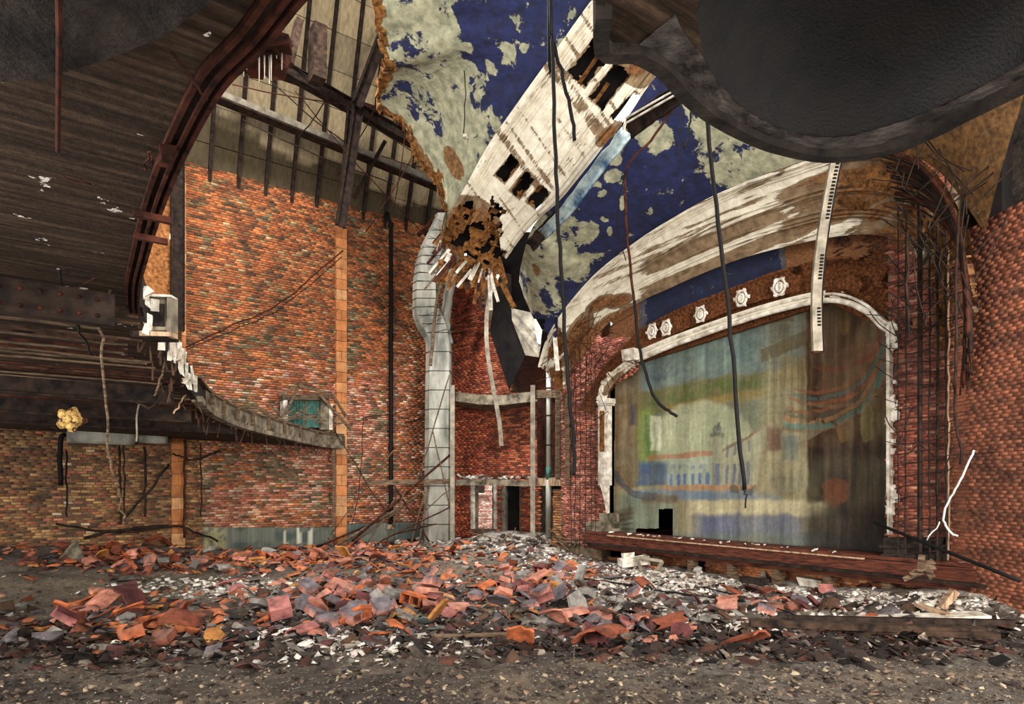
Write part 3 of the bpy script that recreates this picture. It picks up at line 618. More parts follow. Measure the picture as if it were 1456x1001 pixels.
# left curved ornament bracket + white pilaster
orn = [(862, 572), (866, 558), (874, 545), (888, 531), (905, 518)]
orno = [(850, 570), (852, 552), (862, 536), (880, 520), (900, 505)]
G_ = loft([rw(orno, 9.7), rw(orn, 9.82)], 60, 16, lambda u, v: .05*np.abs(np.sin(v*9))+.05*(fbm(u*40, v*14, 2, 9)-.3))
build_grid('scroll_bracket', G_, M['archpaint'], prosc, lambda px, py: .15+.9*(ell(px, py, 872, 545, 22, 7, -.85) < 1)+.5*fbm(px*.2, py*.2, 2, 4))
for cx_, cy_ in ((855, 556), (858, 545), (866, 533), (893, 506), (899, 512), (852, 566)):
    mb = MB(); c0 = on_w(cx_, cy_, 9.7); mb.tube([c0+D2*(.06*math.cos(a)*(1-a/9))+DZ*(.06*math.sin(a)*(1-a/9)) for a in [i*.6 for i in range(12)]], .022, 6); mb.build('scroll', M['plaster'], prosc, smooth=True)
mb = MB(); mb.box(on_w(898, 505, 9.65), (.2, .34, .22), (D1, D2, DZ), jit=.02); mb.build('keystone_block', M['plaster'], prosc)
pil = empty('proscenium_pilaster', on_w(856, 760, 9.8), kind='structure', label='narrow white plaster pilaster left of the painted curtain')
def wslab(x0, x1, y0, y1, w, th=.1):
    return [on_w(x0, y1, w), on_w(x1, y1, w), on_w(x1, y0, w), on_w(x0, y0, w)]
mb = MB(); mb.prism(wslab(850.5, 863, 572, 690, 9.75), D1*.15); mb.build('shaft', M['plaster'], pil)
mb = MB(); mb.prism(wslab(852.5, 858.5, 584, 642, 9.73), D1*.03); mb.build('inset_panel', M['lathwood'], pil)
mb = MB(); mb.prism(wslab(848, 866, 566, 573, 9.7), D1*.2); mb.prism(wslab(849.5, 864.5, 573, 576, 9.72), D1*.2); mb.build('capital', M['plaster'], pil)
mb = MB(); mb.prism([on_w(853, 690, 9.75), on_w(862, 690, 9.75), on_w(862, 730, 9.75), on_w(859, 712, 9.75), on_w(856, 700, 9.75)], D1*.1); mb.build('broken_base', M['plaster'], pil)
# ---- ceiling between arch A and arch B
vl2 = empty('ceiling_vault', SW(8, 8.3, 7), kind='structure', label='navy and cream peeling vault between the two plaster arches')
A_Rx = resample(lerp_rows(A_L, A_R, 6.3, 7.4, 1.0), 40)[:30]
A_Rx = rw([(738, 400, 8.6), (742, 372, 8.0), (752, 335), (765, 312), (793, 288), (825, 250), (854, 213), (890, 170), (925, 118), (968, 70), (1010, 20), (1060, -45), (1180, -160), (1400, -260), (1600, -260)], 7.4)
B0x = rw([(790, 500, 9.5), (793, 470, 9.3), (800, 448), (812, 428), (850, 386), (905, 343), (955, 311), (1010, 280), (1070, 254), (1130, 233), (1185, 214), (1230, 207), (1270, 209), (1312, 228), (1352, 262), (1400, 330)], 9.15)
GE = loft([A_Rx, B0x], 240, 70, lambda u, v: .10*np.sin(v*math.pi)+.025*(fbm(u*40, v*14, 3, 15)-.5))
def peelE(px, py):
    p = .03+0*px
    p += 1.0*np.clip(1.6-ell(px, py, 800, 350, 52, 45, .6), 0, 1)+1.0*np.clip(1.5-ell(px, py, 765, 400, 46, 60, .3), 0, 1)
    p -= .7*np.clip(1.2-ell(px, py, 800, 400, 18, 34, -.5), 0, 1)+.6*np.clip(1.2-ell(px, py, 775, 415, 10, 24, -.3), 0, 1)
    p += 1.0*np.clip(1.5-ell(px, py, 925, 190, 36, 24, .5), 0, 1)+1.05*np.clip(1.6-ell(px, py, 1035, 215, 42, 75, -.7), 0, 1)+1.*np.clip(1.5-ell(px, py, 985, 150, 14, 32, -.4), 0, 1)+1.1*np.clip(1.6-ell(px, py, 1120, 215, 60, 40), 0, 1)
    for e in ((845, 262, 12, 7, .4), (855, 275, 8, 6, 0), (838, 325, 12, 15, -.7), (862, 312, 8, 5, 0), (867, 330, 5, 10, 0), (885, 290, 5, 12, .2), (870, 250, 14, 9, -.4), (873, 225, 9, 14, -.8), (925, 300, 3, 6, 0), (860, 310, 6, 5, 0)): p += .95*np.clip(1.4-ell(px, py, *e), 0, 1)
    p = .17+.5*np.clip(p, -.3, 1.25); p += 1.7*sm(px, 1120, 1250)
    p += .9*np.clip(1-ell(px, py, 762, 385, 8, 22, -.2), 0, 1)
    return p
build_grid('painted_plaster', GE, M['bluevault'], vl2, peelE, lambda px, py: ~((py > 455) & (px < 790) & (px < 765+(fbm(px*.1, py*.1, 2, 3))*20)))
for (x, y, r) in ((902, 270, 9), (922, 247, 8), (970, 268, 11), (950, 293, 9), (905, 235, 6), (915, 290, 7), (725, 92, 5)):
    mb = MB(); wq = 8.3-(y-250)*.0; c0 = on_w(x, y, 8.32); rr = r/900*c0.y*.9
    mb.tube([c0+D2*(rr*math.cos(a))*.9+DZ*(rr*math.sin(a))*.9-DZ*.03 for a in [i*math.pi/8 for i in range(17)]], .012, 5, cap=False)
# ---------------------------------------------------------------- STAGE WALL (brick piers)
OS = SW(0, WST, 0); NS = -D1
ws = empty('wall_stage', SW(7, WST, 0), kind='structure', label='red brick stage wall beside the painted curtain')
def keep_st(a, z, px, py):
    k1 = (px > 1264) & (px < 1352) & (py > 225) & (py < 830)
    k2 = (px > 800) & (px < 852) & (py > 440) & (py < 775)
    k3 = (px > 852) & (px < 1350) & (py > 793) | ((px > 852) & (px < 864) & (py > 690) & (py < 775))
    k3 = k3 & ~((px > 978) & (px < 1004) & (py > 795))
    k4 = (px > 852) & (px < 905) & (py < 570) & (py < 560-(px-852)*.6-(0)) & (py > 480)
    return k1 | k2 | k3 | k4
def col_st(n, a, z, px, py):
    c = jit_colors(n, [(150, 74, 58), (134, 62, 48), (166, 92, 72), (110, 54, 44), (176, 116, 94)], [4, 4, 2.5, 2, 1.2])
    l = px < 900; c2 = jit_colors(n, [(170, 90, 72), (196, 126, 108), (140, 70, 56), (110, 56, 44)], [4, 3, 3, 2]); c[l] = c2[l]
    b = (py > 790) & (px > 860) & (px < 1300); c3 = jit_colors(n, [(176, 104, 60), (150, 84, 48), (196, 130, 84)], [3, 2, 1]); c[b] = c3[b]
    return c
brick_wall(ws, OS, D2, NS, 1.2, 12.2, -.3, 7.5, keep_st, col_st, 300, near=lambda px, py: px > 1264, bl=.13, bh=.046)
mb = MB()
def wq(x0, x1, y0, y1, w): return [on_w(x0, y1, w), on_w(x1, y1, w), on_w(x1, y0, w), on_w(x0, y0, w)]
mb.prism(wq(1263, 1356, 205, 850, WST+.01), D1*.5); mb.build('masonry', M['mortar'], ws)
mb = MB(); mb.prism(wq(798, 850, 440, 800, WST+.01), D1*.4); mb.build('masonry', M['mortar'], ws)
mb = MB(); mb.prism(wq(850, 979, 793, 850, WST+.01), D1*.2); mb.prism(wq(1003, 1360, 793, 870, WST+.01), D1*.2); mb.build('masonry', M['mortar'], ws)
mb = MB(); mb.prism(wq(970, 1012, 780, 850, WST+.3), D1*.1); mb.build('recess_dark_sheet', M['nearblack'], ws)  # near-black sheet stands in for the unlit opening
# right hand return pier, nearer
wr = empty('wall_right', SW(2.6, 8.8, 0), kind='structure', label='rust brown brick return wall at the right edge')
PR0 = on_w(1352, 700, 9.7); PR1 = on_w(1500, 700, 8.9); AR = (PR1-PR0); AR.z = 0; LR = AR.length; AR.normalize(); NR = Vector((-AR.y, AR.x, 0)); NR = NR if NR.dot(-PR0) > 0 else -NR
PR0.z = 0
mb = MB(); mb.prism([PR0-DZ, PR0+AR*LR-DZ, PR0+AR*LR+DZ*4.9, PR0+DZ*4.9], -NR*.4); mb.build('masonry', M['mortar'], wr)
brick_wall(wr, PR0, AR, NR, -.02, LR, -.3, 4.9, lambda a, z, px, py: px > 1340, lambda n, a, z, px, py: jit_colors(n, [(150, 84, 58), (140, 76, 52), (160, 92, 66), (124, 68, 48)], [4, 3, 2, 1]), 220, bl=.13, bh=.046)
mb = MB(); mb.tube([PR0+NR*.03+DZ*z+AR*random.uniform(-.015, .015) for z in np.arange(.5, 5, .12)], .012, 5); mb.build('plaster_arris', M['palewood'], wr)
# white ragged plaster edge right of the curtain
ed = empty('plaster_reveal', on_w(1266, 785, 9.85), kind='structure', label='ragged white plaster strip along the right edge of the curtain')
mb = MB(); mb.prism(wq(1260, 1264.5, 462, 700, 9.78), D1*.12); mb.prism(wq(1261, 1264, 700, 760, 9.78), D1*.12); mb.build('arris_strip', M['plaster'], ed)
for k in range(70):
    y = random.choice([random.uniform(462, 500), random.uniform(500, 780), random.uniform(570, 600), random.uniform(670, 720)]); x = 1264+abs(random.gauss(0, 4.5))+(7 if 570 < y < 595 else 0)*random.random()
    m0 = MB(); m0.box(on_w(x, y, 9.84), (.05, random.uniform(.03, .09), random.uniform(.04, .12)), (D1, D2, DZ), jit=.018); m0.build('plaster_flake', M['plaster'], ed)
# column base at the right of the curtain
mb = MB()
for (x0, x1, y0, y1, w) in ((1256, 1335, 765, 800, 9.6), (1250, 1338, 775, 779, 9.55), (1252, 1337, 788, 800, 9.5)): mb.prism(wq(x0, x1, y0, y1, w), D1*.3)
mb.build('column_plinth', M['darkconcrete'], label='dark moulded plinth at the foot of the right brick pier', cat='plinth')
mb = MB()
for (x0, x1, y0, y1, w) in ((833, 866, 742, 768, 9.6), (829, 868, 752, 756, 9.55), (852, 866, 730, 742, 9.65)): mb.prism(wq(x0, x1, y0, y1, w), D1*.3)
mb.build('column_plinth', M['concrete'], label='grey green moulded plinth at the left end of the stage lip', cat='plinth')
# stage: floor, apron lip, back box
mb = MB(); mb.box(SW(7.2, 12.0, .47), (3.9, 8.2, .12), (D1, D2, DZ)); mb.build('stage_floor', M['stagewood'], kind='structure', label='dark stage floor behind the curtain')
mb = MB(); mb.box(SW(7.2, 14.0, 4), (.2, 11, 9), (D1, D2, DZ)); mb.build('wall_back', M['nearblack'], kind='structure')  # back and wings coloured near black so the stage reads unlit
mb = MB(); mb.box(SW(3.0, 12.0, 4), (4.2, .2, 9), (D1, D2, DZ)); mb.build('wall_wing', M['nearblack'], kind='structure')
mb = MB(); mb.box(SW(11.0, 12.4, 2.2), (3.2, .2, 4.6), (D1, D2, DZ)); mb.build('wall_wing', M['nearblack'], kind='structure')
ap = empty('stage_apron', SW(7.2, 9.7, .2), kind='structure', label='red brown timber lip of the stage')
s0, s1 = 2.9, 10.3
def ab(z, h, w, d, mat, nm, sa=s0, sb=s1):
    m0 = MB(); m0.box(SW((sa+sb)/2, w, z), (d, sb-sa, h), (D1, D2, DZ)); m0.build(nm, M[mat], ap)
for k in range(10): ab(.575, .05, 9.70, .46, 'stagewood', 'lip_board', s0+k*.74+.004, s0+(k+1)*.74-.004)
ab(.44, .2, 9.5, .1, 'stagewood', 'fascia'); ab(.545, .02, 9.43, .06, 'palewood', 'nosing', 4.4, 9.6); ab(.34, .05, 9.42, .12, 'darksteel', 'lower_rail'); ab(.28, .1, 9.6, .2, 'stagewood', 'ledger')
for k in range(9): 
    m0 = MB(); m0.box(SW(s0+.4+k*.85, 9.62, .1), (.16, .12, .5), (D1, D2, DZ)); m0.build('post', M['wood'], ap)
for k in range(26):
    m0 = MB(); m0.box(SW(random.uniform(3.2, 10), random.uniform(9.4, 9.6), .605), (random.uniform(.02, .08), random.uniform(.02, .09), .015), (D1, D2, DZ), jit=.02); m0.build('flake', M['plaster'], ap)

# ---------------------------------------------------------------- PAINTED CURTAIN
def paint(px, py):
    def rg(c): return lin(c)[None]
    n = fbm(px*.03, py*.03, 4, 200); n2 = fbm(px*.09, py*.09, 3, 210); dn = (n-.5)*14
    c = np.repeat(rg((104, 106, 84)), len(px), 0)
    fade = .55+.75*(fbm(px*.04, py*.02, 3, 303)-.2)
    def lay(m, colr, a=1.):
        nonlocal c
        m = (np.asarray(m, float)*a*np.clip(fade, .62, 1.))[:, None]; c = c*(1-m)+rg(colr)*m
    wpx = px+(fbm(px*.05, py*.05, 3, 301)-.5)*6; wpy = py+(fbm(px*.05, py*.05, 3, 302)-.5)*6; px, py = wpx, wpy
    def band(v, a, b, f=3.): return sm(v, a-f, a+f)*(1-sm(v, b-f, b+f))
    def rect(x0, x1, y0, y1, f=2.2): return band(px+dn*.15, x0, x1, f)*band(py+dn*.15, y0, y1, f)
    top = 560-(px-905)*.17
    lay(1-sm(py+dn, top-10, top+6), (84, 102, 100)); lay((1-sm(py+dn, top-10, top+6))*sm(n2, .4, .7), (112, 126, 112), .6)
    for k in range(9):   # palm fronds
        an = -2.9+k*.32; dx = px-935; dy = py-540; d = np.abs(dx*math.sin(an)-dy*math.cos(an)); t = dx*math.cos(an)+dy*math.sin(an); lay((d < 2.2) & (t > 0) & (t < 42), (68, 80, 88), .5)
    lay(band(py+dn, top-2, top+32, 4)*sm(px, 905, 912), (92, 86, 44)); lay(band(py+dn, top+4, top+20, 6)*(n2 > .5), (66, 88, 40), .7); lay(band(py+dn*.5, top+24, top+36, 3)*sm(px, 940, 960)*(1-sm(px, 1080, 1100)), (138, 112, 52), .7)
    # arch of pale sky
    sk = (1-sm(ell(px, py, 1000, 650, 78, 82)+(n2-.5)*.2, .86, 1.06))*(py < 660)*sm(px, 926, 936); lay(sk, (150, 154, 120)); lay(sk*sm(n, .4, .65), (136, 138, 108), .6)
    lay(rect(868, 902, 505, 770, 3), (116, 92, 62)); lay(rect(868, 902, 505, 770)*sm(n2, .45, .6), (128, 110, 84), .7); lay(rect(896, 906, 574, 604), (70, 66, 84)); lay(rect(902, 912, 520, 680, 3), (128, 104, 62), .7)
    lay(band(px+dn, 908, 932, 3)*band(py+dn, 580, 665, 6), (110, 124, 44)); lay(rect(918, 924, 590, 650), (56, 96, 60), .8)
    lay(rect(926, 940, 592, 640, 2), (190, 192, 160)); lay(rect(930, 933, 600, 650), (90, 106, 80), .7)
    lay(rect(908, 952, 656, 692, 3), (58, 80, 108)); lay(rect(909, 925, 660, 674), (50, 72, 112), .7)
    lay(rect(948, 1013, 648, 692), (138, 148, 128)); lay(band(py, 645.5-(px-950)*.07, 653-(px-950)*.07, 1)*rect(922, 1013, 630, 660), (146, 92, 62))
    for x in (955, 965, 973, 985, 996, 1006): lay(rect(x-2.3, x+2.3, 673, 690, .7), (66, 88, 132))
    for x in (955, 965, 985, 996): lay(rect(x-2, x+2, 660, 666, .7), (86, 108, 132), .8)
    lay(rect(1013, 1027, 620, 692), (122, 118, 98)); lay(rect(1010, 1030, 616, 622, 1), (88, 84, 76)); lay((ell(px, py, 1020, 612, 6, 9) < 1), (84, 86, 80)); lay(rect(1018, 1022, 600, 612, .6), (80, 82, 76)); lay(rect(1017, 1023, 660, 690, .7), (74, 86, 118))
    rt = 640-(px-1027)*.6; lay((px > 1027) & (px < 1110) & (py > rt) & (py < 692), (142, 138, 112)); lay((px > 1027) & (px < 1110) & (np.abs(py-rt-2) < 2.5), (112, 92, 66))
    for x in (1034, 1044, 1053, 1064): lay(rect(x-2.2, x+2.2, 662-(x-1030)*.2, 690, .7), (84, 90, 112)); lay(rect(x-2, x+2, 634-(x-1030)*.3, 652-(x-1030)*.3, .7), (88, 92, 104), .8)
    # ground
    lay(sm(py, 690, 694), (138, 126, 92)); lay(band(py, 690, 698, 1)*band(px, 940, 1100, 10), (152, 112, 78)); lay(band(py+dn*.4, 698, 712, 3)*band(px, 900, 1110, 10), (92, 112, 128)); lay(band(py+dn*.5, 712, 734, 4)*band(px, 985, 1180, 12), (178, 166, 128))
    lay(band(py+dn, 734, 762, 5)*band(px, 990, 1140, 16), (92, 98, 120)); lay(band(py+dn, 758, 790, 5), (92, 102, 100)); lay(band(px, 880, 960, 8)*sm(py, 700, 706), (108, 118, 100)); lay(band(px, 868, 900, 5)*band(py+dn, 725, 742, 3), (92, 80, 62)); lay(band(py+dn*.3, 705, 716, 3)*band(px, 912, 965, 4), (96, 74, 52))
    d = np.abs(np.hypot(px-925, py-655)-52); lay((d < 5) & (py > 670) & (px < 935), (64, 70, 80), .8)
    for k in range(5): lay(rect(874+k*3, 902, 730+k*7, 733+k*7, 1), (78, 70, 56), .8)
    for x, y in ((1045, 696), (1058, 694), (1066, 700), (1075, 695)): lay((ell(px, py, x, y, 6, 5) < 1+n2-.5), (60, 62, 56), .8)
    lay(band(px+dn, 985-45, 1000, 3)*0, (0, 0, 0))
    # tall buildings on the right
    r1 = sm(px+dn, 1078-(py-560)*.06, 1092-(py-560)*.06)*(1-sm(py, 700, 712)); lay(r1, (128, 118, 86)); lay(r1*sm(fbm(px*.08, py*.012, 3, 220), .42, .6), (104, 92, 66), .8)
    lay((py < 540-(px-1040)*.22) & (px > 1075) & (px < 1150), (92, 100, 92), .85)
    lay(rect(1104, 1126, 455, 500, 2), (104, 98, 76)); lay(rect(1107, 1123, 462, 482, 1), (72, 72, 64), .8); lay((py < 458) & (np.abs(px-1115) < (py-442)*.9), (92, 76, 58)); lay((py > 478+(1125-px)*.45) & (px > 1082) & (px < 1150) & (py < 498+(1125-px)*.45), (84, 72, 48), .9)
    r2 = sm(px+dn*.6, 1138, 1150); lay(r2*(1-sm(py, 640, 660)), (88, 62, 38)); lay(r2*sm(fbm(px*.05, py*.02, 3, 222), .42, .6)*(1-sm(py, 640, 660)), (62, 44, 30), .8)
    lay(band(px, 1148, 1170, 4)*band(py, 430, 640, 10), (56, 38, 26), .8)
    lay(sm(px, 1165, 1180)*sm(py+dn, 615, 640), (60, 50, 44)); lay(band(px, 1148, 1172, 3)*band(py, 636, 715, 4), (36, 27, 27)); lay(band(px+dn, 1085, 1146, 5)*band(py+dn, 640, 702, 5), (138, 130, 98)); lay(band(px, 1095, 1140, 5)*band(py, 676, 698, 6), (86, 86, 70), .6)
    for k in range(9):
        x0 = 1092+k*6.5; lay(band(px, x0, x0+2.2, 1.2)*band(py, 505+k*3, 690, 8), (92, 82, 58) if k % 2 else (146, 136, 104), .55)
    for k in range(7): lay(band(py+px*.12, 470+k*24+130, 472+k*24+130, 1.2)*band(px, 1090, 1146, 3), (84, 72, 50), .45)
    for k in range(12):
        x0 = 1152+k*9; lay(band(px+dn*.4, x0, x0+3.5, 2)*band(py, 440, 770, 20), (46, 33, 24) if k % 2 else (104, 80, 52), .35)
    lay(ell(px, py, 1215, 520, 60, 30, -.6) < 1+n2-.5, (96, 66, 44), .5); lay(ell(px, py, 1140, 615, 34, 12, -.3) < 1, (128, 122, 96), .5)
    # striped awning swags
    for cx0, cy0, R0, colr, wd in ((1150, 500, 112, (122, 78, 40), 3), (1150, 500, 108, (66, 106, 96), 4.5), (1150, 500, 99, (134, 96, 54), 3), (1150, 500, 92, (74, 66, 56), 4), (1150, 500, 86, (126, 72, 40), 2.5), (1160, 470, 104, (128, 72, 40), 2.5), (1160, 470, 97, (64, 88, 86), 3), (1160, 470, 88, (122, 70, 42), 2.5), (1180, 460, 118, (110, 84, 60), 2.5), (1185, 450, 76, (106, 52, 32), 3)):
        ang = np.arctan2(py-cy0, px-cx0); rr = np.hypot(px-cx0, (py-cy0)*1.0); m = (np.abs(rr-R0+dn*.3) < wd) & (ang > -.15) & (ang < 1.95) & (py < 640) & (n2 > .36); lay(m, colr, .72)
    lay(band(px, 1090, 1110, 3)*band(py, 608, 640, 3), (96, 66, 56)); lay(band(px, 1112, 1134, 3)*band(py, 620, 655, 3), (84, 96, 92), .8)
    lay(ell(px, py, 1187, 700, 18, 22) < 1+n2-.5, (120, 66, 40), .7); lay(sm(px, 1130, 1165)*sm(py+dn, 712, 735), (50, 42, 40)); lay(sm(py, 772, 782)*sm(px, 1000, 1080), (46, 44, 44), .8)
    lay(ell(px, py, 1198, 615, 8, 14) < 1, (132, 100, 60), .6); lay(ell(px, py, 1232, 600, 10, 30) < 1, (126, 116, 70), .6); lay(ell(px, py, 1200, 455, 8, 22) < 1, (110, 84, 40), .5); lay(band(px, 1110, 1145, 6)*band(py, 505, 545, 6), (116, 92, 44), .5)
    st = fbm(px*.16, py*.004, 4, 230); c = c*(.62+.72*st[:, None]); st2 = fbm(px*.02, py*.05, 3, 240); c = c*(.85+.3*st2[:, None]); g_ = fbm(px*.35, py*.35, 3, 304)[:, None]; c = c*(.78+.44*g_); c = c*.84+.16*c.mean(1, keepdims=True)*np.array([[1.06, 1.02, .84]]); return c*(1.08-.25*sm(px, 1090, 1160)[:, None])
cx0, cx1 = 868, 1264; cur = [on_w(cx0, 790, 10.2), on_w(cx1, 790, 10.2)]
sA = s_of(on_w(870, 600, 10.2)); sB = s_of(on_w(1268, 600, 10.2)); nu, nv = 380, 300; us = np.linspace(sA, sB, nu); zs = np.linspace(.54, 5.0, nv)
Uu, Zz = np.meshgrid(us, zs, indexing='ij'); wv = 10.2+.018*np.sin(Uu*9+Zz*.4)+.03*fbm(Uu*1.5, Zz*.5, 2, 2)
G = np.stack([-SY*Uu+SX*wv, SX*Uu+SY*wv, Zz], -1)
def keepCur(px, py):
    h1 = (px > 937) & (px < 956) & (py > 724) & (py < 766); h2 = (px > 905+(745-py)*.4) & (px < 956) & (py > 752) & (py < 768) & (px > 905)
    return ~(h1 | h2) & ~((px < 873-(py-650)*.01) )
build_grid('stage_curtain', G, M['curtain'], None, None, keepCur, paint, label='faded painted stage curtain showing a courtyard with arcades', cat='curtain')

# ---------------------------------------------------------------- CORNER WALL between duct and stage
wc = empty('wall_corner', Vector((0, 19.5, 0)), kind='structure', label='red brick corner wall right of the duct')
C0 = on_s(644, 700, SWALL); C0.z = 0; C1 = on_y(768, 700, 18.6); C1.z = 0; AC = (C1-C0); LC = AC.length; AC.normalize(); NC = Vector((AC.y, -AC.x, 0))
def edgex(py): return np.where(py < 558, 692+np.clip((py-440)/115, -.5, 1)**1*36+np.sin(np.clip((py-440)/115, 0, 1)*3.14)*4, 2000)
def keep_c(a, z, px, py):
    return (px < edgex(py)) & ~((px > 671) & (px < 706) & (py > 688) & (py < 760)) & ~((px > 712) & (px < 742) & (py > 688)) & (px > 640)
def col_c(n, a, z, px, py):
    c = jit_colors(n, [(176, 74, 44), (150, 60, 38), (196, 104, 62), (116, 50, 34)], [4, 3, 3, 2])
    l = (py < 560) & (px > 690) ; c2 = jit_colors(n, [(190, 96, 66), (210, 128, 100), (160, 74, 50)], [3, 2, 2]); c[l] = c2[l]  # paler bricks at upper right paint in the sunlit patch
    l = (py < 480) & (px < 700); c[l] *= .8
    return c
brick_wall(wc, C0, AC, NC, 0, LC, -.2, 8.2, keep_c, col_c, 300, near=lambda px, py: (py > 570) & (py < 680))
def cpt(px, py, off=0):
    u = U(px); # intersect ray with vertical plane through C0 along AC
    t = (C0.x*AC.y-C0.y*AC.x)/(u*AC.y-AC.x); p = on_y(px, py, t); return p+NC*off
def cq(x0, x1, y0, y1, off=0): return [cpt(x0, y1, off), cpt(x1, y1, off), cpt(x1, y0, off), cpt(x0, y0, off)]
for (x0, x1, y0, y1) in ((641, 671.5, 558, 790), (706, 712, 558, 790), (742, 768, 558, 790), (671.5, 706, 558, 688), (712, 742, 558, 688), (671.5, 706, 752, 790)):
    mb = MB(); mb.prism(cq(x0, x1, y0, y1, -.01), -NC*.3); mb.build('masonry', M['mortar'], wc)
mb = MB(); mb.prism([cpt(641, 558, -.01), cpt(727, 558, -.01), cpt(718, 510, -.01), cpt(706, 460, -.01), cpt(694, 420, -.01), cpt(692, 330, -.01), cpt(641, 330, -.01)], -NC*.3); mb.build('masonry', M['mortar'], wc)
# daylit opening with frame, and neighbour building beyond
fr = empty('window_1', cpt(688, 745), kind='structure', label='bare window hole showing a sunlit brick building outside')
for nm, q4 in (('jamb', (670.5, 673.5, 688, 752)), ('jamb', (703, 707, 688, 752)), ('head', (670, 707, 686, 690))):
    mb = MB(); mb.prism(cq(*q4, .05), -NC*.12); mb.build(nm, M['plaster'], fr)
nb = empty('neighbour_building', Vector((-1.6, 26, 0)), kind='structure', label='pale brick building outside the window hole')
mb = MB(); mb.box((-1.5, 26.3, 2), (12, .4, 9)); mb.build('masonry', M['plaster'], nb)
brick_wall(nb, Vector((-6, 26.1, 0)), Vector((1, 0, 0)), Vector((0, -1, 0)), 0, 9, -2, 6, lambda a, z, px, py: ((px > 655) & (px < 725)) & ~((px > 676) & (px < 689) & (py > 688) & (py < 700)), lambda n, a, z, px, py: jit_colors(n, [(214, 150, 140), (226, 176, 166), (190, 120, 108), (236, 210, 200)], [3, 3, 2, 2]), 60)
mb = MB(); mb.box((on_y(682, 694, 26.05)), (.36, .08, .42)); mb.build('shutter', M['darksteel'], nb); mb = MB(); mb.box(on_y(683, 702, 26.0), (.5, .16, .06)); mb.build('window_sill', M['plaster'], nb)
# doorway things right of the window
mb = MB(); mb.prism(cq(710, 745, 686, 765, -.6), -NC*.1); mb.build('doorway_dark_sheet', M['nearblack'], wc)  # near-black sheet painted as the darkness inside the doorway
mb = MB(); mb.prism(cq(712, 718, 690, 765, -.05), -NC*.2); mb.build('jamb_board', M['grey_paint'], wc)
mb = MB(); mb.prism(cq(720, 734, 705, 758, -.2), -NC*.05); mb.build('door_panel', M['greenwood'], wc)
mb = MB(); mb.prism(cq(739, 744, 690, 765, .02), -NC*.2); mb.build('jamb_board', M['wood'], wc)
# slabs
def slabp(name, pts_front, z_thick, depth, mat, label, cat='slab', **kw):
    mb = MB()
    for a, b in zip(pts_front[:-1], pts_front[1:]):
        p0 = Vector(a); p1 = Vector(b); mb.add([p0, p1, p1+Vector((0, depth, 0)), p0+Vector((0, depth, 0)), p0-DZ*z_thick, p1-DZ*z_thick, p1+Vector((0, depth, 0))-DZ*z_thick, p0+Vector((0, depth, 0))-DZ*z_thick], [(0, 1, 2, 3), (7, 6, 5, 4), (0, 4, 5, 1), (1, 5, 6, 2), (3, 2, 6, 7), (0, 3, 7, 4)])
    return mb.build(name, M[mat], label=label, cat=cat, **kw)
slabp('concrete_ledge', [on_y(648, 557, 18.9), on_y(680, 561, 18.4), on_y(715, 562, 18.1), on_y(745, 558, 17.9), on_y(765, 556, 17.6)], .28, 1.4, 'concrete', 'curved upper concrete ledge on the corner brick wall')
slabp('concrete_ledge', [on_y(648, 682, 18.3), on_y(690, 681, 17.8), on_y(752, 683, 17.5)], .17, 1.5, 'concrete', 'lower concrete ledge piled with rubble above the window hole')
slabp('timber_lintel', [on_y(755, 555, 16.6), on_y(830, 553, 15.2)], .2, .25, 'wood', 'horizontal timber lintel between the posts near the stage', 'beam')
slabp('timber_lintel', [on_y(752, 680, 16.8), on_y(832, 679, 15.0)], .2, .4, 'palewood', 'low pale timber lintel right of the rubble ledge', 'beam')
slabp('timber_beam', [on_y(527, 683, 17.2), on_y(648, 681, 17.6)], .13, .2, 'wood', 'weathered horizontal timber beam crossing the duct foot', 'beam')
# posts and pipes
def post(name, x, y0, y1, Y, wd, mat, label, cat='post', x2=None, rnd=False):
    mb = MB(); p0 = on_y(x if x2 is None else x2, y1, Y); p1 = on_y(x, y0, Y)
    if rnd: mb.tube([p0.lerp(p1, t/8) for t in range(9)], wd/2, 12)
    else: mb.bar(p0, p1, wd, wd*.8, Vector((0, 1, 0)))
    return mb.build(name, M[mat], smooth=rnd, label=label, cat=cat)
post('timber_post', 643.5, 548, 768, 17.4, .12, 'grey_paint', 'grey timber post hugging the right side of the duct')
post('timber_post', 757.5, 548, 766, 16.4, .12, 'grey_paint', 'pale timber post right of the rubble ledge')
post('timber_post', 806, 560, 690, 15.0, .1, 'wood', 'dark timber post near the black cable', x2=807)
post('timber_post', 793, 555, 682, 15.6, .12, 'wood', 'dark timber post right of the standing pipe')
post('timber_post', 769, 560, 682, 17.0, .2, 'rust', 'rusty flat post between pale timber post and pipe')
post('timber_post', 822, 680, 765, 15.0, .16, 'stagewood', 'short red brown post below the low lintel')
post('timber_post', 837, 560, 750, 14.8, .05, 'rust', 'slim rusty upright beside the wire mesh')
sp = empty('standing_pipe', on_y(780, 764, 16.2), label='grey green standing pipe with a dark sleeve near the stage', cat='pipe')
for nm, y0, y1, m_, r in (('pipe_section', 522, 668, 'galv', .06), ('sleeve', 664, 682, 'greenwood', .068), ('pipe_section', 682, 764, 'greenwood', .075), ('collar', 590, 592, 'darksteel', .066), ('collar', 632, 634, 'darksteel', .066), ('collar', 551, 553, 'darksteel', .066)):
    mb = MB(); mb.tube([on_y(780, y1, 16.2), on_y(780, y0, 16.2)], r, 14); mb.build(nm, M['galv'] if (nm == 'pipe_section') else M[m_], sp, smooth=True)
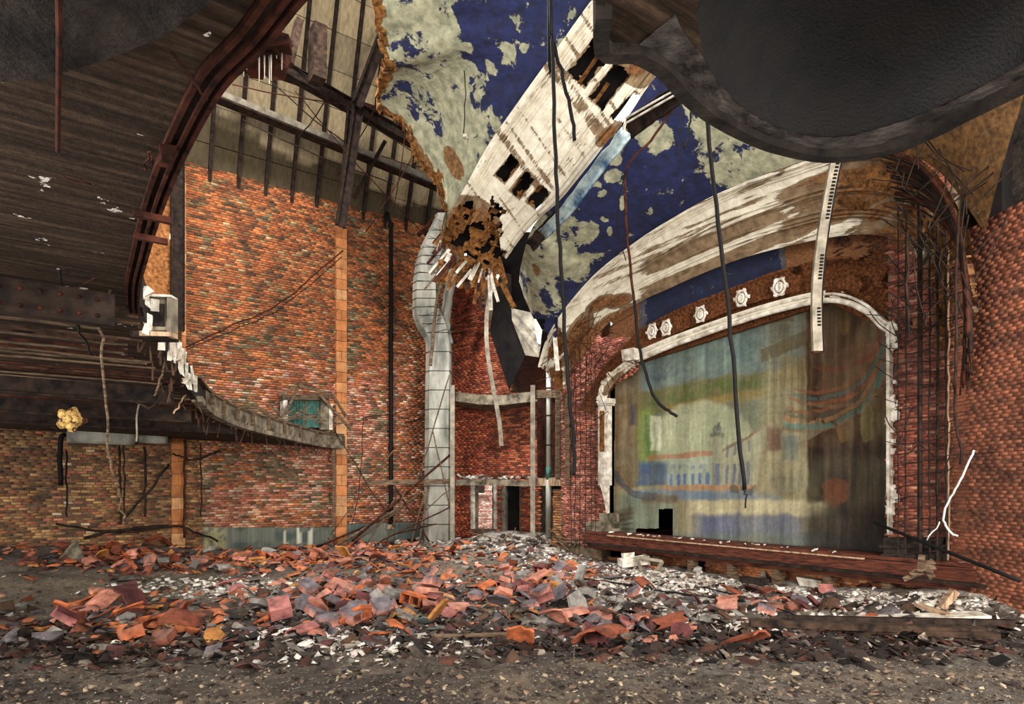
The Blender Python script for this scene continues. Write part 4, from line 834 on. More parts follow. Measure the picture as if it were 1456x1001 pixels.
# brick panel low, right of pipe
wd_ = empty('brick_panel', on_y(800, 760, 16.0), kind='structure', label='low tan brick infill between standing pipe and stage pier')
P0 = on_y(784, 760, 16.3); P0.z = 0; P1 = on_y(818, 760, 15.6); P1.z = 0; Aq = (P1-P0); Lq = Aq.length; Aq.normalize(); Nq = Vector((Aq.y, -Aq.x, 0))
mb = MB(); mb.prism([P0-DZ*.3, P1-DZ*.3, P1+DZ*1.5, P0+DZ*1.5], -Nq*.2); mb.build('masonry', M['mortar'], wd_)
brick_wall(wd_, P0, Aq, Nq, 0, Lq, -.2, 1.5, lambda a, z, px, py: px > 0, lambda n, a, z, px, py: jit_colors(n, [(190, 130, 80), (170, 104, 64), (206, 150, 104)], [3, 3, 1]), 60)
# back red-brown wall + sheet metal hood in the gap
mb = MB(); mb.prism([on_y(716, 562, 20.5), on_y(812, 562, 17.5), on_y(812, 500, 17.5), on_y(716, 500, 20.5)], Vector((0, .2, 0))); mb.build('trim_1', M['stagewood'], kind='structure', label='red brown boarded panel behind the upper ledge')
mb = MB(); mb.prism([on_y(790, 690, 18.2), on_y(870, 690, 15.4), on_y(870, 560, 15.4), on_y(790, 560, 18.2)], Vector((0, .2, 0))); mb.build('trim_2', M['stagewood'], kind='structure', label='dark boarding behind the stage side posts')
mb = MB(); mb.prism([on_y(744, 690, 19.6), on_y(800, 690, 18.2), on_y(800, 555, 18.2), on_y(744, 555, 19.6)], Vector((0, .2, 0))); mb.build('trim_3', M['rust'], kind='structure', label='rust stained boarding behind the standing pipe')
mb = MB(); mb.prism([on_y(700, 790, 19.8), on_y(800, 790, 18.6), on_y(800, 688, 18.6), on_y(700, 688, 19.8)], Vector((0, .2, 0))); mb.build('trim_4', M['nearblack'], kind='structure', label='near black sheet painting in the shade under the rubble ledge')  # flat near-black sheet supplies the shade below the ledge
hood = empty('sheet_hood', on_y(745, 505, 18), label='crumpled grey sheet metal hood above the red boarded panel', cat='hood')
for nm, pl, m_ in (('dark_sheet', [(696, 470, 18.6), (724, 555, 18.4), (747, 505, 18), (728, 455, 18.2), (722, 420, 18.4), (705, 415, 18.6)], 'nearblack'), ('grey_sheet', [(747, 505, 17.9), (766, 508, 17.6), (770, 485, 17.5), (758, 445, 17.8), (727, 438, 18), (728, 455, 18)], 'grey_paint'), ('dark_sheet', [(700, 440, 18.8), (727, 440, 18.2), (727, 390, 18.6), (700, 385, 18.9)], 'darksteel'), ('gap_light_sheet', [(758, 446, 17.7), (771, 470, 17.5), (768, 490, 17.5), (764, 487, 17.5)], 'plaster')):  # the white sheet puts the bright daylight gap into colour
    mb = MB(); V_ = [on_y(*p) for p in pl]; mb.prism(V_, Vector((0, .04, 0))); mb.build(nm, M[m_], hood)
mb = MB(); mb.prism([on_y(690, 560, 21.5), on_y(800, 560, 21.5), on_y(800, 330, 21.5), on_y(690, 330, 21.5)], Vector((0, .2, 0))); mb.build('wall_attic', M['nearblack'], kind='structure')
# wall closing the upper right behind the arch
mb = MB(); mb.prism([on_w(1350, 520, 10.3), on_w(1560, 520, 10.3), on_w(1560, -60, 10.3), on_w(1350, -60, 10.3)], D1*.2); mb.build('wall_upper', M['darkconcrete'], kind='structure')
# ---------------------------------------------------------------- BALCONY
bal = empty('balcony', SW(8, 0, 2.9), kind='structure', label='big dark balcony sweeping overhead from the left wall')
FC = [(486, 637, 2.68), (462, 635, 2.68), (430, 629, 2.69), (400, 622, 2.70), (370, 615, 2.73), (340, 607, 2.77), (312, 596, 2.83), (290, 583, 2.89), (272, 562, 2.93), (255, 530, 2.98), (235, 500, 3.02), (213, 474, 3.05), (198, 445, 3.05), (197, 405, 3.05), (207, 365, 3.05), (226, 300, 3.05), (250, 238, 3.05), (282, 172, 3.05), (318, 112, 3.05), (372, 58, 3.05)]
front = [on_z(*p) for p in FC]
front += [Vector((-.45, 1.72, 3.05)), Vector((0, 1.62, 3.05)), Vector((.25, 1.75, 3.05))]
front += [on_z(x, y, 3.05) for x, y in ((858, 58), (905, 66), (945, 88), (975, 122), (1010, 152), (1060, 181), (1110, 201), (1180, 214), (1260, 204), (1320, 181), (1378, 151), (1456, 112), (1560, 60))]
frontS = smooth_line(front, 4)
ringi = [on_z(x, y, 3.05) for x, y in ((990, 20), (1000, 75), (1018, 112), (1053, 150), (1100, 178), (1150, 193), (1200, 194), (1250, 183), (1300, 166), (1378, 131), (1456, 88), (1520, 40))]+[Vector((2.3, 1.2, 3.05)), Vector((2.3, .2, 3.05)), Vector((1.4, -.5, 3.05)), Vector((.6, .2, 3.05)), Vector((.5, 1.2, 3.05))]
ring = smooth_line(ringi+[ringi[0]], 4)[:-1]
rear = [Vector((4.2, 1.2, 3.05)), Vector((4.2, -1.5, 3.05)), SW(1, -3.0, 3.05), SW(8, -3, 3.05), SW(17.9, -3, 2.9), SW(17.9, w_of(front[0])-.02, 2.68)]
outer = frontS+rear
from mathutils.geometry import tessellate_polygon
flat = [[Vector((p.x, p.y, 0)) for p in outer], [Vector((p.x, p.y, 0)) for p in ring][::-1]]
tris = tessellate_polygon(flat); allp = outer+ring[::-1]; n = len(allp); TH = .18
V = [tuple(p) for p in allp]+[tuple(p+DZ*TH) for p in allp]
Fb = [tuple(t) for t in tris]+[tuple(n+i for i in t[::-1]) for t in tris]
no = len(outer)
Fb += [(i, (i+1) % no, n+(i+1) % no, n+i) for i in range(no)]
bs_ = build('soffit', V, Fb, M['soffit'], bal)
# recessed dome
cen = Vector((1.35, .8, 0)); rows_ = []
for k, (sc, dz) in enumerate(((1, 0), (.97, .05), (.93, .13), (.85, .22), (.7, .30), (.5, .36), (.25, .39), (.02, .4))):
    rows_.append([Vector((cen.x+(p.x-cen.x)*sc, cen.y+(p.y-cen.y)*sc, 3.05+dz)) for p in ring+[ring[0]]])
G = np.array([[tuple(p) for p in r] for r in rows_]).transpose(1, 0, 2)
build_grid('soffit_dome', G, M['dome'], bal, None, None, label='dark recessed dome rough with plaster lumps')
rimo = [on_z(x, y, 3.045) for x, y in ((905, 66), (945, 88), (975, 122), (1010, 152), (1060, 181), (1110, 201), (1180, 214), (1260, 204), (1320, 181), (1378, 151), (1456, 112), (1560, 60))]
rimi = [on_z(x, y, 3.045) for x, y in ((960, 20), (975, 50), (996, 75), (1018, 112), (1053, 150), (1100, 178), (1150, 193), (1200, 194), (1250, 183), (1300, 166), (1378, 131), (1456, 88), (1520, 40))]
build_grid('dome_rim', loft([rimi, rimo], 80, 10, lambda u, v: .012*(fbm(u*60, v*8, 3, 5)-.4)), M['rimgrey'], bal, None, None)
# little plaster drips on the dome
dm = MB()
for k in range(420):
    a = random.uniform(0, 2*math.pi); r = random.uniform(.2, .72); j = random.randrange(len(ring)); p = ring[j]; sc = r
    q_ = Vector((cen.x+(p.x-cen.x)*sc, cen.y+(p.y-cen.y)*sc, 0)); dz = np.interp(sc, [.02, .25, .5, .7, .85, .93, .97, 1], [.4, .39, .36, .30, .22, .13, .05, 0]); q_.z = 3.05+dz-.004
    dm.box(q_, (.008, .008, .012), jit=.003)
dm.build('plaster_drip', M['plaster'], bal, kind='stuff')
# fascia round the front edge
def offs(line, d):
    out = []
    for i, p in enumerate(line):
        t = (line[min(i+1, len(line)-1)]-line[max(i-1, 0)]); t.z = 0; t.normalize(); out.append(p+Vector((t.y, -t.x, 0))*d)
    return out
FS = [p for p in frontS]
iA = 4*12  # index where the rusty edge beam starts
iB = 4*20
sgn = 1 if (offs(FS, 1.)[iA+8]-FS[iA+8]).dot(D1) > 0 else -1
def strip(name, i0, i1, d0, d1, z0, z1, mat, **kw):
    a = offs(FS, sgn*d0)[i0:i1]; b = offs(FS, sgn*d1)[i0:i1]; V = []; Fc = []
    for p, q_ in zip(a, b): V += [p+DZ*z0, q_+DZ*z0, q_+DZ*z1, p+DZ*z1]
    for i in range(len(a)-1):
        for k in range(4): Fc.append((i*4+k, i*4+(k+1) % 4, i*4+4+(k+1) % 4, i*4+4+k))
    Fc += [(0, 3, 2, 1), tuple((len(a)-1)*4+k for k in range(4))]
    return build(name, V, Fc, M[mat], bal, **kw)
strip('edge_beam', iA, iB, -.085, -.065, -.03, .02, 'rust', label='rusty riveted steel edge beam'); strip('edge_beam', iA, iB, -.04, -.025, -.035, .02, 'rust'); strip('edge_beam', iA, iB, -.006, .012, -.03, .25, 'rust'); strip('web', iA, iB, -.085, .01, -.008, .0, 'darksteel')
strip('rim', iB+10, len(FS)-1, -.02, .03, -.04, .3, 'darkconcrete')
# parapet panels, far part
iP = 4*7
k = 0
for i in range(0, iP, 2):
    o = strip('parapet_panel', i, min(i+3, iP+2), -.02, .05, .0, .34, 'concrete')
strip('parapet_cap', 0, iP+4, -.05, .09, .34, .39, 'wood'); strip('parapet_foot', 0, iP+4, -.04, .11, -.03, .06, 'concrete'); strip('parapet_core', iP, iA+2, -.03, .03, .0, .32, 'darkconcrete')
for i in range(0, iP, 3):
    mb = MB(); p = offs(FS, sgn*.07)[i]; mb.box(p+DZ*.17, (.07, .07, .34)); mb.build('parapet_rib', M['wood'], bal)
# torn white plaster rags along the edge between the box and the parapet
for k in range(26):
    f = k/25; i = int(4*8+f*(4*12-4*8)); p = offs(FS, sgn*.05)[i]+DZ*random.uniform(-.02, .22); mb = MB()
    mb.box(p, (.03, random.uniform(.04, .1), random.uniform(.06, .24)), jit=.03); mb.build('plaster_rag', M['plaster'], bal)
# hanging lath splinters under the parapet
for k in range(60):
    i = random.randrange(2, 4*12); p = offs(FS, sgn*random.uniform(-.3, .08))[i]+DZ*random.uniform(-.02, .15); q_ = p+Vector((random.gauss(0, .08), random.gauss(0, .12), -random.uniform(.1, .45)))*min(1, p.y/11)
    mb = MB(); mb.bar(p, q_, .02, .01, Vector((0, 1, .1))); mb.build('splinter', M['darkwood'], bal)
# slats hanging under the soffit (run parallel to the wall)
def front_w(s):
    best = None
    for a, b in zip(frontS[:-1], frontS[1:]):
        sa, sb = s_of(a), s_of(b)
        if (sa-s)*(sb-s) <= 0 and abs(sa-sb) > 1e-6 and a.x < -.5: t = (s-sa)/(sb-sa); w = w_of(a)*(1-t)+w_of(b)*t; best = w if best is None else max(best, w)
    return best
s_ = 5.6; k = 0
while s_ < 13.2:
    wf = front_w(s_)
    if wf is not None:
        mb = MB(); zz = 2.97-.012*(s_-5.6)+random.uniform(-.03, .02); e = random.uniform(.0, .35)
        if random.random() < .85:
            mb.bar(SW(s_, -1.8, zz+random.uniform(-.03, .03)), SW(s_+random.uniform(-.05, .05), wf-e, zz), .028, .02); mb.build('slat', M[random.choice(['darkwood', 'wood', 'rust'])], bal)
    s_ += .11 if s_ < 8.5 else .2
for s_, h in ((5.25, .22), (9.6, .25), (11.6, .3), (13.6, .3)):
    wf = front_w(s_) or 3
    mb = MB(); mb.bar(SW(s_, -2.8, 2.93-h/2+.02), SW(s_, wf-.15, 2.93-h/2), .12, h, DZ, prof='I' if s_ > 6 else 'box'); g_ = mb.build('girder', M['darksteel'], bal)
    if s_ < 6:
        for r in range(2):
            for i in range(16):
                mb = MB(); p = SW(s_-.07, wf-.25-i*.105, 2.93-h/2+(-.055 if r else .055)); mb.tube([p, p-D2*.012], .016, 8, r1=.008); mb.build('rivet', M['rust'], bal)
mb = MB(); P_ = [(60, 112), (150, 86), (232, 52), (330, -20)]; pz = [on_z(x, y, 2.9) for x, y in P_]; mb.prism(pz+[on_z(330, -160, 2.9), on_z(0, -160, 2.9), on_z(-40, 120, 2.9)], DZ*.16); mb.build('downstand', M['darkconcrete'], bal, label='lighter plaster downstand at the top left corner')
mb = MB(); mb.tube([on_z(83, -20, 2.88), on_z(84, 60, 2.88), on_z(82, 215, 2.9)], .008, 8); mb.build('conduit', M['rust'], bal)
# fallen box at the balcony edge
bx = empty('plaster_box', on_y(221, 474, 5.7), label='grey boxy pier with peeling white paint at the balcony edge', cat='pier')
Yb = 5.7
for nm, (x0, x1, y0, y1), m_, dy in (('side_board', (200, 207, 415, 470), 'darksteel', 0), ('panel', (207, 237, 421, 470), 'concrete', .03), ('frame_strip', (203, 243, 417, 421), 'plaster', -.02), ('frame_strip', (237, 243, 420, 476), 'grey_paint', -.01), ('frame_strip', (198, 243, 470, 477), 'palewood', -.02), ('dark_panel', (210, 233, 430, 463), 'darkconcrete', .015), ('peeled_patch', (214, 225, 424, 442), 'plaster', 0)):
    mb = MB(); mb.prism([on_y(x0, y1, Yb+dy), on_y(x1, y1+1, Yb+dy), on_y(x1, y0+2, Yb+dy), on_y(x0, y0, Yb+dy)], Vector((0, .12 if nm != 'peeled_patch' else .02, 0))); mb.build(nm, M[m_], bx)
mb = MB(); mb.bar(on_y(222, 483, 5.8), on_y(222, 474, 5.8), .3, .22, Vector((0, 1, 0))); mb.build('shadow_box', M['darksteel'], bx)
# stanchion left of the first strip
beam('steel_stanchion', on_s(252.5, 470, 17.6), on_s(252.5, 226, 17.6), .22, .3, 'darksteel', 'dark steel stanchion standing against the upper left brickwork', 'I', D1)
# riveted connection on the edge beam + small stubs
for k, (x, y) in enumerate(((236, 235), (190, 303), (190, 335))):
    mb = MB(); p = on_z(x, y, 2.93)
    if k == 0: mb.box(p+DZ*.04, (.055, .07, .05), (D1, D2, DZ), jit=.012)
    else: mb.bar(p, p+D1*.16, .03, .03)
    mb.build('bracket', M['rust'], bal)
# stalactite drips at top, balcony corner
for k in range(12):
    x = 333+k*6+random.uniform(-2, 2); p = on_z(x, 72+random.uniform(-6, 4), 3.1); mb = MB(); mb.tube([p, p+Vector((0, 0, -random.uniform(.03, .11)))], .0035, 5, r1=.001); mb.build('lime_drip', M['plaster'], bal)
cr = MB()
for k in range(40):
    p = on_z(random.uniform(318, 392), random.uniform(58, 92), 3.12); cr.box(p, (.08, .05, .05), jit=.025)
cr.build('rusty_crust', M['rust'], bal, kind='stuff')
# thin wires strung over the soffit
for k, (a, b) in enumerate((((245, 75), (295, 142)), ((80, 425), (135, 395)), ((90, 250), (130, 262)), ((212, 235), (218, 222)), ((205, 240), (215, 215)))):
    rod('soffit_wire', [on_z(*a, 2.99), on_z(*b, 2.97)], .004, 'rust', ['thin wire on the soffit beside the rusty edge beam', 'thin wire crossing above the riveted girder', 'short loose wire on the far left soffit', 'wire stub at the edge beam joint', 'second wire stub at the edge beam joint'][k], 'wire')
# bent conduit hanging below girder
rod('bent_conduit', [on_y(160, 400, 4.7), on_y(152, 425, 4.7), on_y(140, 446, 4.8), on_y(142, 480, 4.9), on_y(150, 560, 5.2), on_y(154, 640, 5.4), on_y(170, 700, 5.7), on_y(176, 745, 5.8)], .011, 'wood', 'long bent rusty conduit hanging down at the far left', 'conduit', jit=.01)
rod('hanging_cable', [on_y(78, 300, 4.2), on_y(88, 420, 4.3), on_y(110, 465, 4.5), on_y(132, 505, 4.7)], .008, 'black', 'black cable slanting down across the riveted girder', 'cable')
rod('hanging_cable', [on_y(198, 520, 8.5), on_y(197, 570, 8.5), on_y(194, 628, 8.5)], .012, 'grey_paint', 'short grey cable hanging beside the pale wall duct', 'cable')
rod('bent_rod', [on_y(238, 505, 7.2), on_y(228, 540, 7.2), on_y(219, 563, 7.2)], .012, 'wood', 'pale rod dangling from the balcony slats', 'rod')
rod('bent_rod', [on_y(264, 562, 8.8), on_y(247, 588, 8.6)], .012, 'palewood', 'short pale rod under the balcony edge', 'rod')
rod('bent_rod', [on_y(190, 568, 8.0), on_y(212, 580, 8.0), on_y(232, 563, 8.0)], .014, 'darksteel', 'dark bent rod in the shade under the slats', 'rod')
# ceiling rose
cr_ = empty('ceiling_rose', on_y(103, 613, 5.6), label='ochre stained plaster ceiling rose hanging at the left edge', cat='ornament')
cc = on_y(102, 597, 5.6); V = []; nr, na = 9, 48
for i in range(nr+1):
    for j in range(na):
        a = 2*math.pi*j/na; R = .105*(1+.16*math.cos(5*a+.4)+.05*math.cos(11*a))*(i/nr); d = .05*math.cos(i/nr*1.5)+.012*math.sin(i/nr*14)+.012*math.cos(5*a)*(i/nr)
        V.append(cc+Vector((R*math.cos(a)*1.05, -d, R*math.sin(a))))
Fc = [(i*na+j, i*na+(j+1) % na, (i+1)*na+(j+1) % na, (i+1)*na+j) for i in range(nr) for j in range(na)]
o = build('rosette', V, Fc, M['ochreplaster'], cr_, smooth=True); md = o.modifiers.new('s', 'SOLIDIFY'); md.thickness = .02
for (x, y, r) in ((104, 598, .02), (100, 583, .014), (106, 611, .016), (121, 598, .02), (85, 598, .016)):
    mb = MB(); p = on_y(x, y, 5.54); mb.tube([p+Vector((math.cos(a)*r, 0, math.sin(a)*r)) for a in [i*math.pi/6 for i in range(13)]], .006, 5, cap=False); mb.build('boss_ring', M['rust'], cr_, smooth=True)
# pale ducts on the wall under the balcony
for (x0, x1, y0, y1, r, lab) in ((95, 192, 621, 626, .2, 'pale grey green duct along the wall under the balcony'), (196, 238, 627, 629, .12, 'short grey green duct end left of the clay pilaster')):
    mb = MB(); p0 = on_s(x0, y0-4, 17.3); p1 = on_s(x1, y1-4, 17.3); mb.tube([p0.lerp(p1, t/6) for t in range(7)], r, 12); mb.build('wall_duct', M['galv'], smooth=True, label=lab, cat='duct')
rod('wall_frame', [on_s(92, 618, 17.3), on_s(86, 628, 17.3), on_s(86, 690, 17.3)], .05, 'black', 'black bent pipe at the far left below the duct', 'pipe')

# ---------------------------------------------------------------- niche with green doors on the left wall
nd = empty('green_doorway', on_s(434, 608, 17.5), label='green double door in a pale broken surround above the balcony', cat='doorway')
S1 = 17.55
def sq(x0, x1, y0, y1, s): return [on_s(x0, y1, s), on_s(x1, y1, s), on_s(x1, y0, s), on_s(x0, y0, s)]
for nm, q4, m_, th in (('door_leaf', (409, 432, 569, 607), 'greenwood', .05), ('door_leaf', (434, 456, 570, 608), 'greenwood', .05), ('door_post', (431.5, 434.5, 566, 608), 'wood', .1), ('jamb', (403, 409, 563, 608), 'plaster', .3), ('pier', (456, 468, 566, 611), 'concrete', .3), ('head', (402, 468, 561, 569), 'wood', .35), ('return_wall', (468, 473, 575, 611), 'plaster', .3)):
    mb = MB(); mb.prism(sq(*q4, S1 if nm.startswith('door') else S1-.12), D2*th); mb.build(nm, M[m_], nd)
for k in range(8):
    x = 411+k*2.6+(3 if k > 7 else 0)
    mb = MB(); mb.prism(sq(x, x+.5, 571, 606, S1-.01), D2*.02); mb.build('board_seam', M['nearblack'], nd)
for a, b in (((396, 562), (425, 548)), ((425, 548), (472, 560)), ((472, 560), (492, 592)), ((403, 592), (425, 549)), ((455, 562), (500, 612))):
    mb = MB(); mb.bar(on_s(*a, 17.2), on_s(*b, 17.3), .07, .05, D2); mb.build('hood_batten', M['wood'], nd)
for k in range(36):
    a = (random.uniform(330, 480), 0); y = np.interp(a[0], [330, 400, 480], [598, 598, 606]); L_ = random.uniform(.3, .9); p = on_s(a[0], y-random.uniform(0, 8), 17.0)
    mb = MB(); mb.bar(p, p+D1*random.uniform(-L_, L_)+DZ*random.uniform(-.05, .35), .03, .02, D2); mb.build('broken_lath', M['wood'], nd)

# ---------------------------------------------------------------- ventilation duct
dk = empty('ventilation_duct', on_y(621, 768, 18.4), label='tall galvanised ventilation duct with a swan neck on the brick wall', cat='duct')
CL = [(621, 772, 37), (621, 700, 37), (621.5, 640, 37), (622, 560, 37), (623, 500, 36), (622, 484, 37), (619, 472, 39), (611, 458, 42), (605, 444, 40), (604, 430, 37), (604, 405, 36), (607, 380, 36), (614, 355, 34), (623, 333, 30), (632, 312, 28)]
def dring(x, y, wd, Yd=18.4, ang=0.):
    c = on_y(x, y, Yd); W = wd/900*Yd; T = Vector((math.cos(ang), 0, -math.sin(ang)))
    return [c-T*(W/2)+Vector((0, .3, 0)), c-T*(W/2-.02)+Vector((0, -.02, 0)), c-T*(W*.28)+Vector((0, -.2, 0)), c+T*(W/2-.03)+Vector((0, -.2, 0)), c+T*(W/2)+Vector((0, -.1, 0)), c+T*(W/2)+Vector((0, .3, 0))]
cys = np.array([p[1] for p in CL])[::-1]; cxs = np.array([p[0] for p in CL])[::-1]; cws = np.array([p[2] for p in CL])[::-1]
y = 772
while y > 316:
    st = 27 if y > 490 else 12; y2 = y-st; rings = []
    for yy, e in ((y, .0), (y-st*.5, .0), (y2+.6, .0), (y2+.6, 1.5), (y2-.6, 1.5)):
        x = np.interp(yy, cys, cxs); wd = np.interp(yy, cys, cws)+e; dx = (np.interp(yy-3, cys, cxs)-np.interp(yy+3, cys, cxs))/6; rings.append(dring(x, yy, wd, ang=math.atan(-dx)*-.9))
    V = [p for r in rings for p in r]; m_ = 6; Fc = [(i*m_+k, i*m_+(k+1) % m_, (i+1)*m_+(k+1) % m_, (i+1)*m_+k) for i in range(len(rings)-1) for k in range(m_)]
    build('duct_section', V, Fc, M['galv'], dk)
    if y2 > 320:
        rg_ = [dring(np.interp(y2+e, cys, cxs), y2+e, np.interp(y2, cys, cws)+2.2) for e in (.5, -.5)]; V = [p for r in rg_ for p in r]; build('seam', V, [(k, (k+1) % 6, 6+(k+1) % 6, 6+k) for k in range(6)], M['darksteel'], dk)
    y = y2
mb = MB(); mb.tube(rodpts([on_y(612, 520, 18.0), on_y(620, 440, 18.0), on_y(632, 385, 17.9), on_y(640, 365, 17.9)], jit=.01), .05, 8); mb.build('stay_bar', M['wood'], dk)
rod('thin_duct', [on_y(638, 490, 18.5), on_y(634, 470, 18.5), on_y(636, 430, 18.4), on_y(645, 385, 18.3)], .14, 'galv', 'narrow grey duct squeezed right of the swan neck', 'duct', n=12)
# black pipe
bp = empty('drain_pipe', on_s(556, 745, 17.75), label='straight black drain pipe running down the brick wall', cat='pipe')
mb = MB(); P_ = [on_s(551, 303, 17.75), on_s(551.5, 309, 17.7), on_s(555, 316, 17.7), on_s(556, 325, 17.72)]+[on_s(556, y, 17.75) for y in range(350, 752, 40)]; mb.tube(P_, .065, 12); mb.build('pipe_run', M['black'], bp, smooth=True)
for y in (322, 480, 640): mb = MB(); mb.tube([on_s(556, y, 17.75), on_s(556, y-5, 17.75)], .085, 12); mb.build('collar', M['black'], bp)
mb = MB(); mb.prism([on_s(551, 752, 17.6), on_s(561, 752, 17.6), on_s(558, 746, 17.6), on_s(554, 746, 17.6)], D2*.1); mb.build('foot_block', M['palewood'], bp)
# cables slung on the wall
wires = [([(264, 494), (330, 462), (400, 430), (488, 356)], 'rust', .018, 'sagging rusty wire rising right across the brick wall'), ([(266, 498), (340, 466), (405, 434), (486, 365)], 'darksteel', .012, 'second thin wire just under the sagging rusty wire'),
 ([(645, 385), (690, 428), (745, 452), (790, 478)], 'white_wire', .014, 'pale wire drooping right from the duct top'), ([(640, 392), (680, 418), (730, 440), (762, 446)], 'white_wire', .01, 'second pale wire behind the hanging batten'), ([(475, 610), (505, 660), (540, 716), (560, 750)], 'darksteel', .014, 'dark wire falling from the parapet end to the rubble'), ([(516, 594), (514, 640), (510, 700), (500, 745)], 'rust', .014, 'thin rusty wire drooping down the lower brick wall'), ([(516, 594), (560, 588), (600, 570), (640, 520)], 'rust', .014, 'rusty wire curving up from the wall to the duct'), ([(575, 601), (595, 596), (615, 575), (640, 535)], 'darksteel', .02, 'dark bent wire reaching across the duct'),
 ([(262, 625), (263, 700), (262, 765)], 'rust', .03, 'rusty conduit beside the far left clay pilaster'), ([(474, 640), (475, 700), (474, 772)], 'wood', .05, 'thin pipe just left of the tall clay pilaster'), ([(285, 632), (286, 700), (286, 735)], 'darksteel', .018, 'dark vertical wire on the lower brick wall'), ([(169, 632), (171, 680), (172, 740)], 'darksteel', .025, 'dark cable under the pale wall duct'), ([(175, 632), (178, 680), (176, 740)], 'darksteel', .018, 'second dark cable under the pale wall duct'), ([(205, 635), (206, 690), (206, 735)], 'darksteel', .03, 'dark pipe drop between duct and clay pilaster'), ([(240, 660), (215, 695), (170, 745)], 'darksteel', .03, 'dark slanting rod leaning left of the clay pilaster'), ([(245, 645), (262, 650), (282, 652), (312, 640)], 'darksteel', .022, 'dark wire sagging across the clay pilaster head'),
 ([(95, 735), (95, 680), (94, 640)], 'darksteel', .02, 'thin dark drop wire at the far left wall'), ([(80, 745), (140, 755), (190, 756), (240, 747), (275, 755), (310, 770)], 'darksteel', .03, 'long dark cable trailing along the foot of the wall'), ([(120, 765), (180, 752), (240, 748)], 'darksteel', .035, 'dark rod lying against the foot of the pilaster')]
for pl, m_, r, lb in wires: rod('slung_wire', [on_s(x, y, 17.5) for x, y in pl], r, m_, lb, 'wire', jit=.015)
# tangle of poles leaning at the duct foot
poles = [((500, 770), (648, 640), .035), ((508, 768), (600, 700), .03), ((520, 776), (573, 690), .02), ((560, 690), (610, 770), .03), ((595, 775), (610, 690), .03), ((480, 775), (590, 708), .04), ((540, 770), (642, 720), .02), ((640, 530), (595, 680), .02), ((615, 610), (650, 770), .02), ((450, 778), (540, 740), .03), ((560, 640), (470, 760), .015), ((575, 700), (548, 775), .02), ((620, 745), (560, 760), .02), ((604, 700), (582, 780), .022), ((645, 690), (600, 730), .015)]
for k, (a, b, r) in enumerate(poles):
    rod('leaning_pole', [on_y(*a, 17.0+.1*(k % 5)), on_y(*b, 17.6)], r, 'wood' if k % 3 else 'rust', ['long pole leaning from the rubble up to the duct side', 'pole crossing low behind the long leaning one', 'thin pole leaning left of the drain pipe', 'pole leaning right from the beam to the duct foot', 'steep pole just left of the duct foot', 'low pole sloping up from the tall pilaster foot', 'thin pole slanting low across the duct foot', 'thin rod hanging steeply over the duct front', 'thin rod crossing the duct down to its right foot', 'pole lying almost flat left of the tangle', 'wiry pole running down left to the tall pilaster', 'thin pole between drain pipe and rubble', 'short stick leaning before the duct foot', 'steep thin rod left of the short stick', 'short stick crossing the right side of the duct'][k], 'pole', 'poles leaning round the duct foot')

# ---------------------------------------------------------------- hanging things in mid air
def cable(pts_, r, label, name='hanging_cable', mat='black', r1=None, n=8):
    mb = MB(); P = smooth_line([on_y(*p) for p in pts_], 5); P = [p+Vector((random.gauss(0, .006), 0, random.gauss(0, .006))) for p in P]; mb.tube(P, r, n, r1=r1); return mb.build(name, M[mat], smooth=True, label=label, cat='cable')
cable([(778, -1086, 7.5), (783, -60, 7.5), (785, 61, 7.5), (790, 200, 7.5), (793, 310, 7.5), (800, 420, 7.5), (807, 540, 7.5), (815, 620, 7.5), (817, 676, 7.5)], .023, 'thick black cable hanging nearly straight in the middle')
cable([(770, -1060, 7.6), (780, 10, 7.6), (788, 61, 7.6), (800, 110, 7.6), (812, 160, 7.6), (818, 197, 7.6)], .022, 'short black cable stub beside the thick middle cable')
cable([(976, -1500, 6.0), (988, -60, 6.0), (993, 61, 6.0), (1007, 180, 6.0), (1022, 320, 6.0), (1036, 450, 6.0), (1048, 590, 6.0), (1059, 695, 6.0)], .021, 'long thick black cable hanging in front of the painted curtain')
cable([(1059, 693, 6.0), (1060, 705, 6.0), (1060, 722, 6.0)], .008, 'frayed thin end of the long black cable')
cable([(960, 150, 9.6), (925, 200, 9.6), (893, 236, 9.6), (889, 290, 9.6), (896, 380, 9.4), (902, 430, 9.2)], .02, 'bent thin conduit dropping from the gutter end', mat='rust')
cable([(902, 428, 9.1), (908, 490, 9.1), (921, 540, 9.0), (930, 565, 9.0), (947, 582, 9.0), (963, 592, 9.0)], .022, 'black cable curling up at its end before the curtain')
cable([(893, 236, 9.6), (883, 270, 9.5), (878, 320, 9.5), (890, 370, 9.5)], .008, 'hair thin wire left of the bent conduit')
cable([(968, 125, 6.4), (968, 190, 6.4), (967, 230, 6.4)], .007, 'thin black wire below the balcony rim')
cable([(983, 142, 6.4), (980, 180, 6.4), (975, 210, 6.4)], .01, 'second thin black wire below the balcony rim')
cable([(660, 100, 10), (662, 140, 10), (659, 190, 10)], .008, 'thin pendant wire under the blue vault')
mb = MB(); mb.box(on_y(661, 194, 10), (.06, .06, .06), jit=.01); mb.build('lamp_stub', M['plaster'], label='tiny white fitting at the end of the pendant wire', cat='lamp')
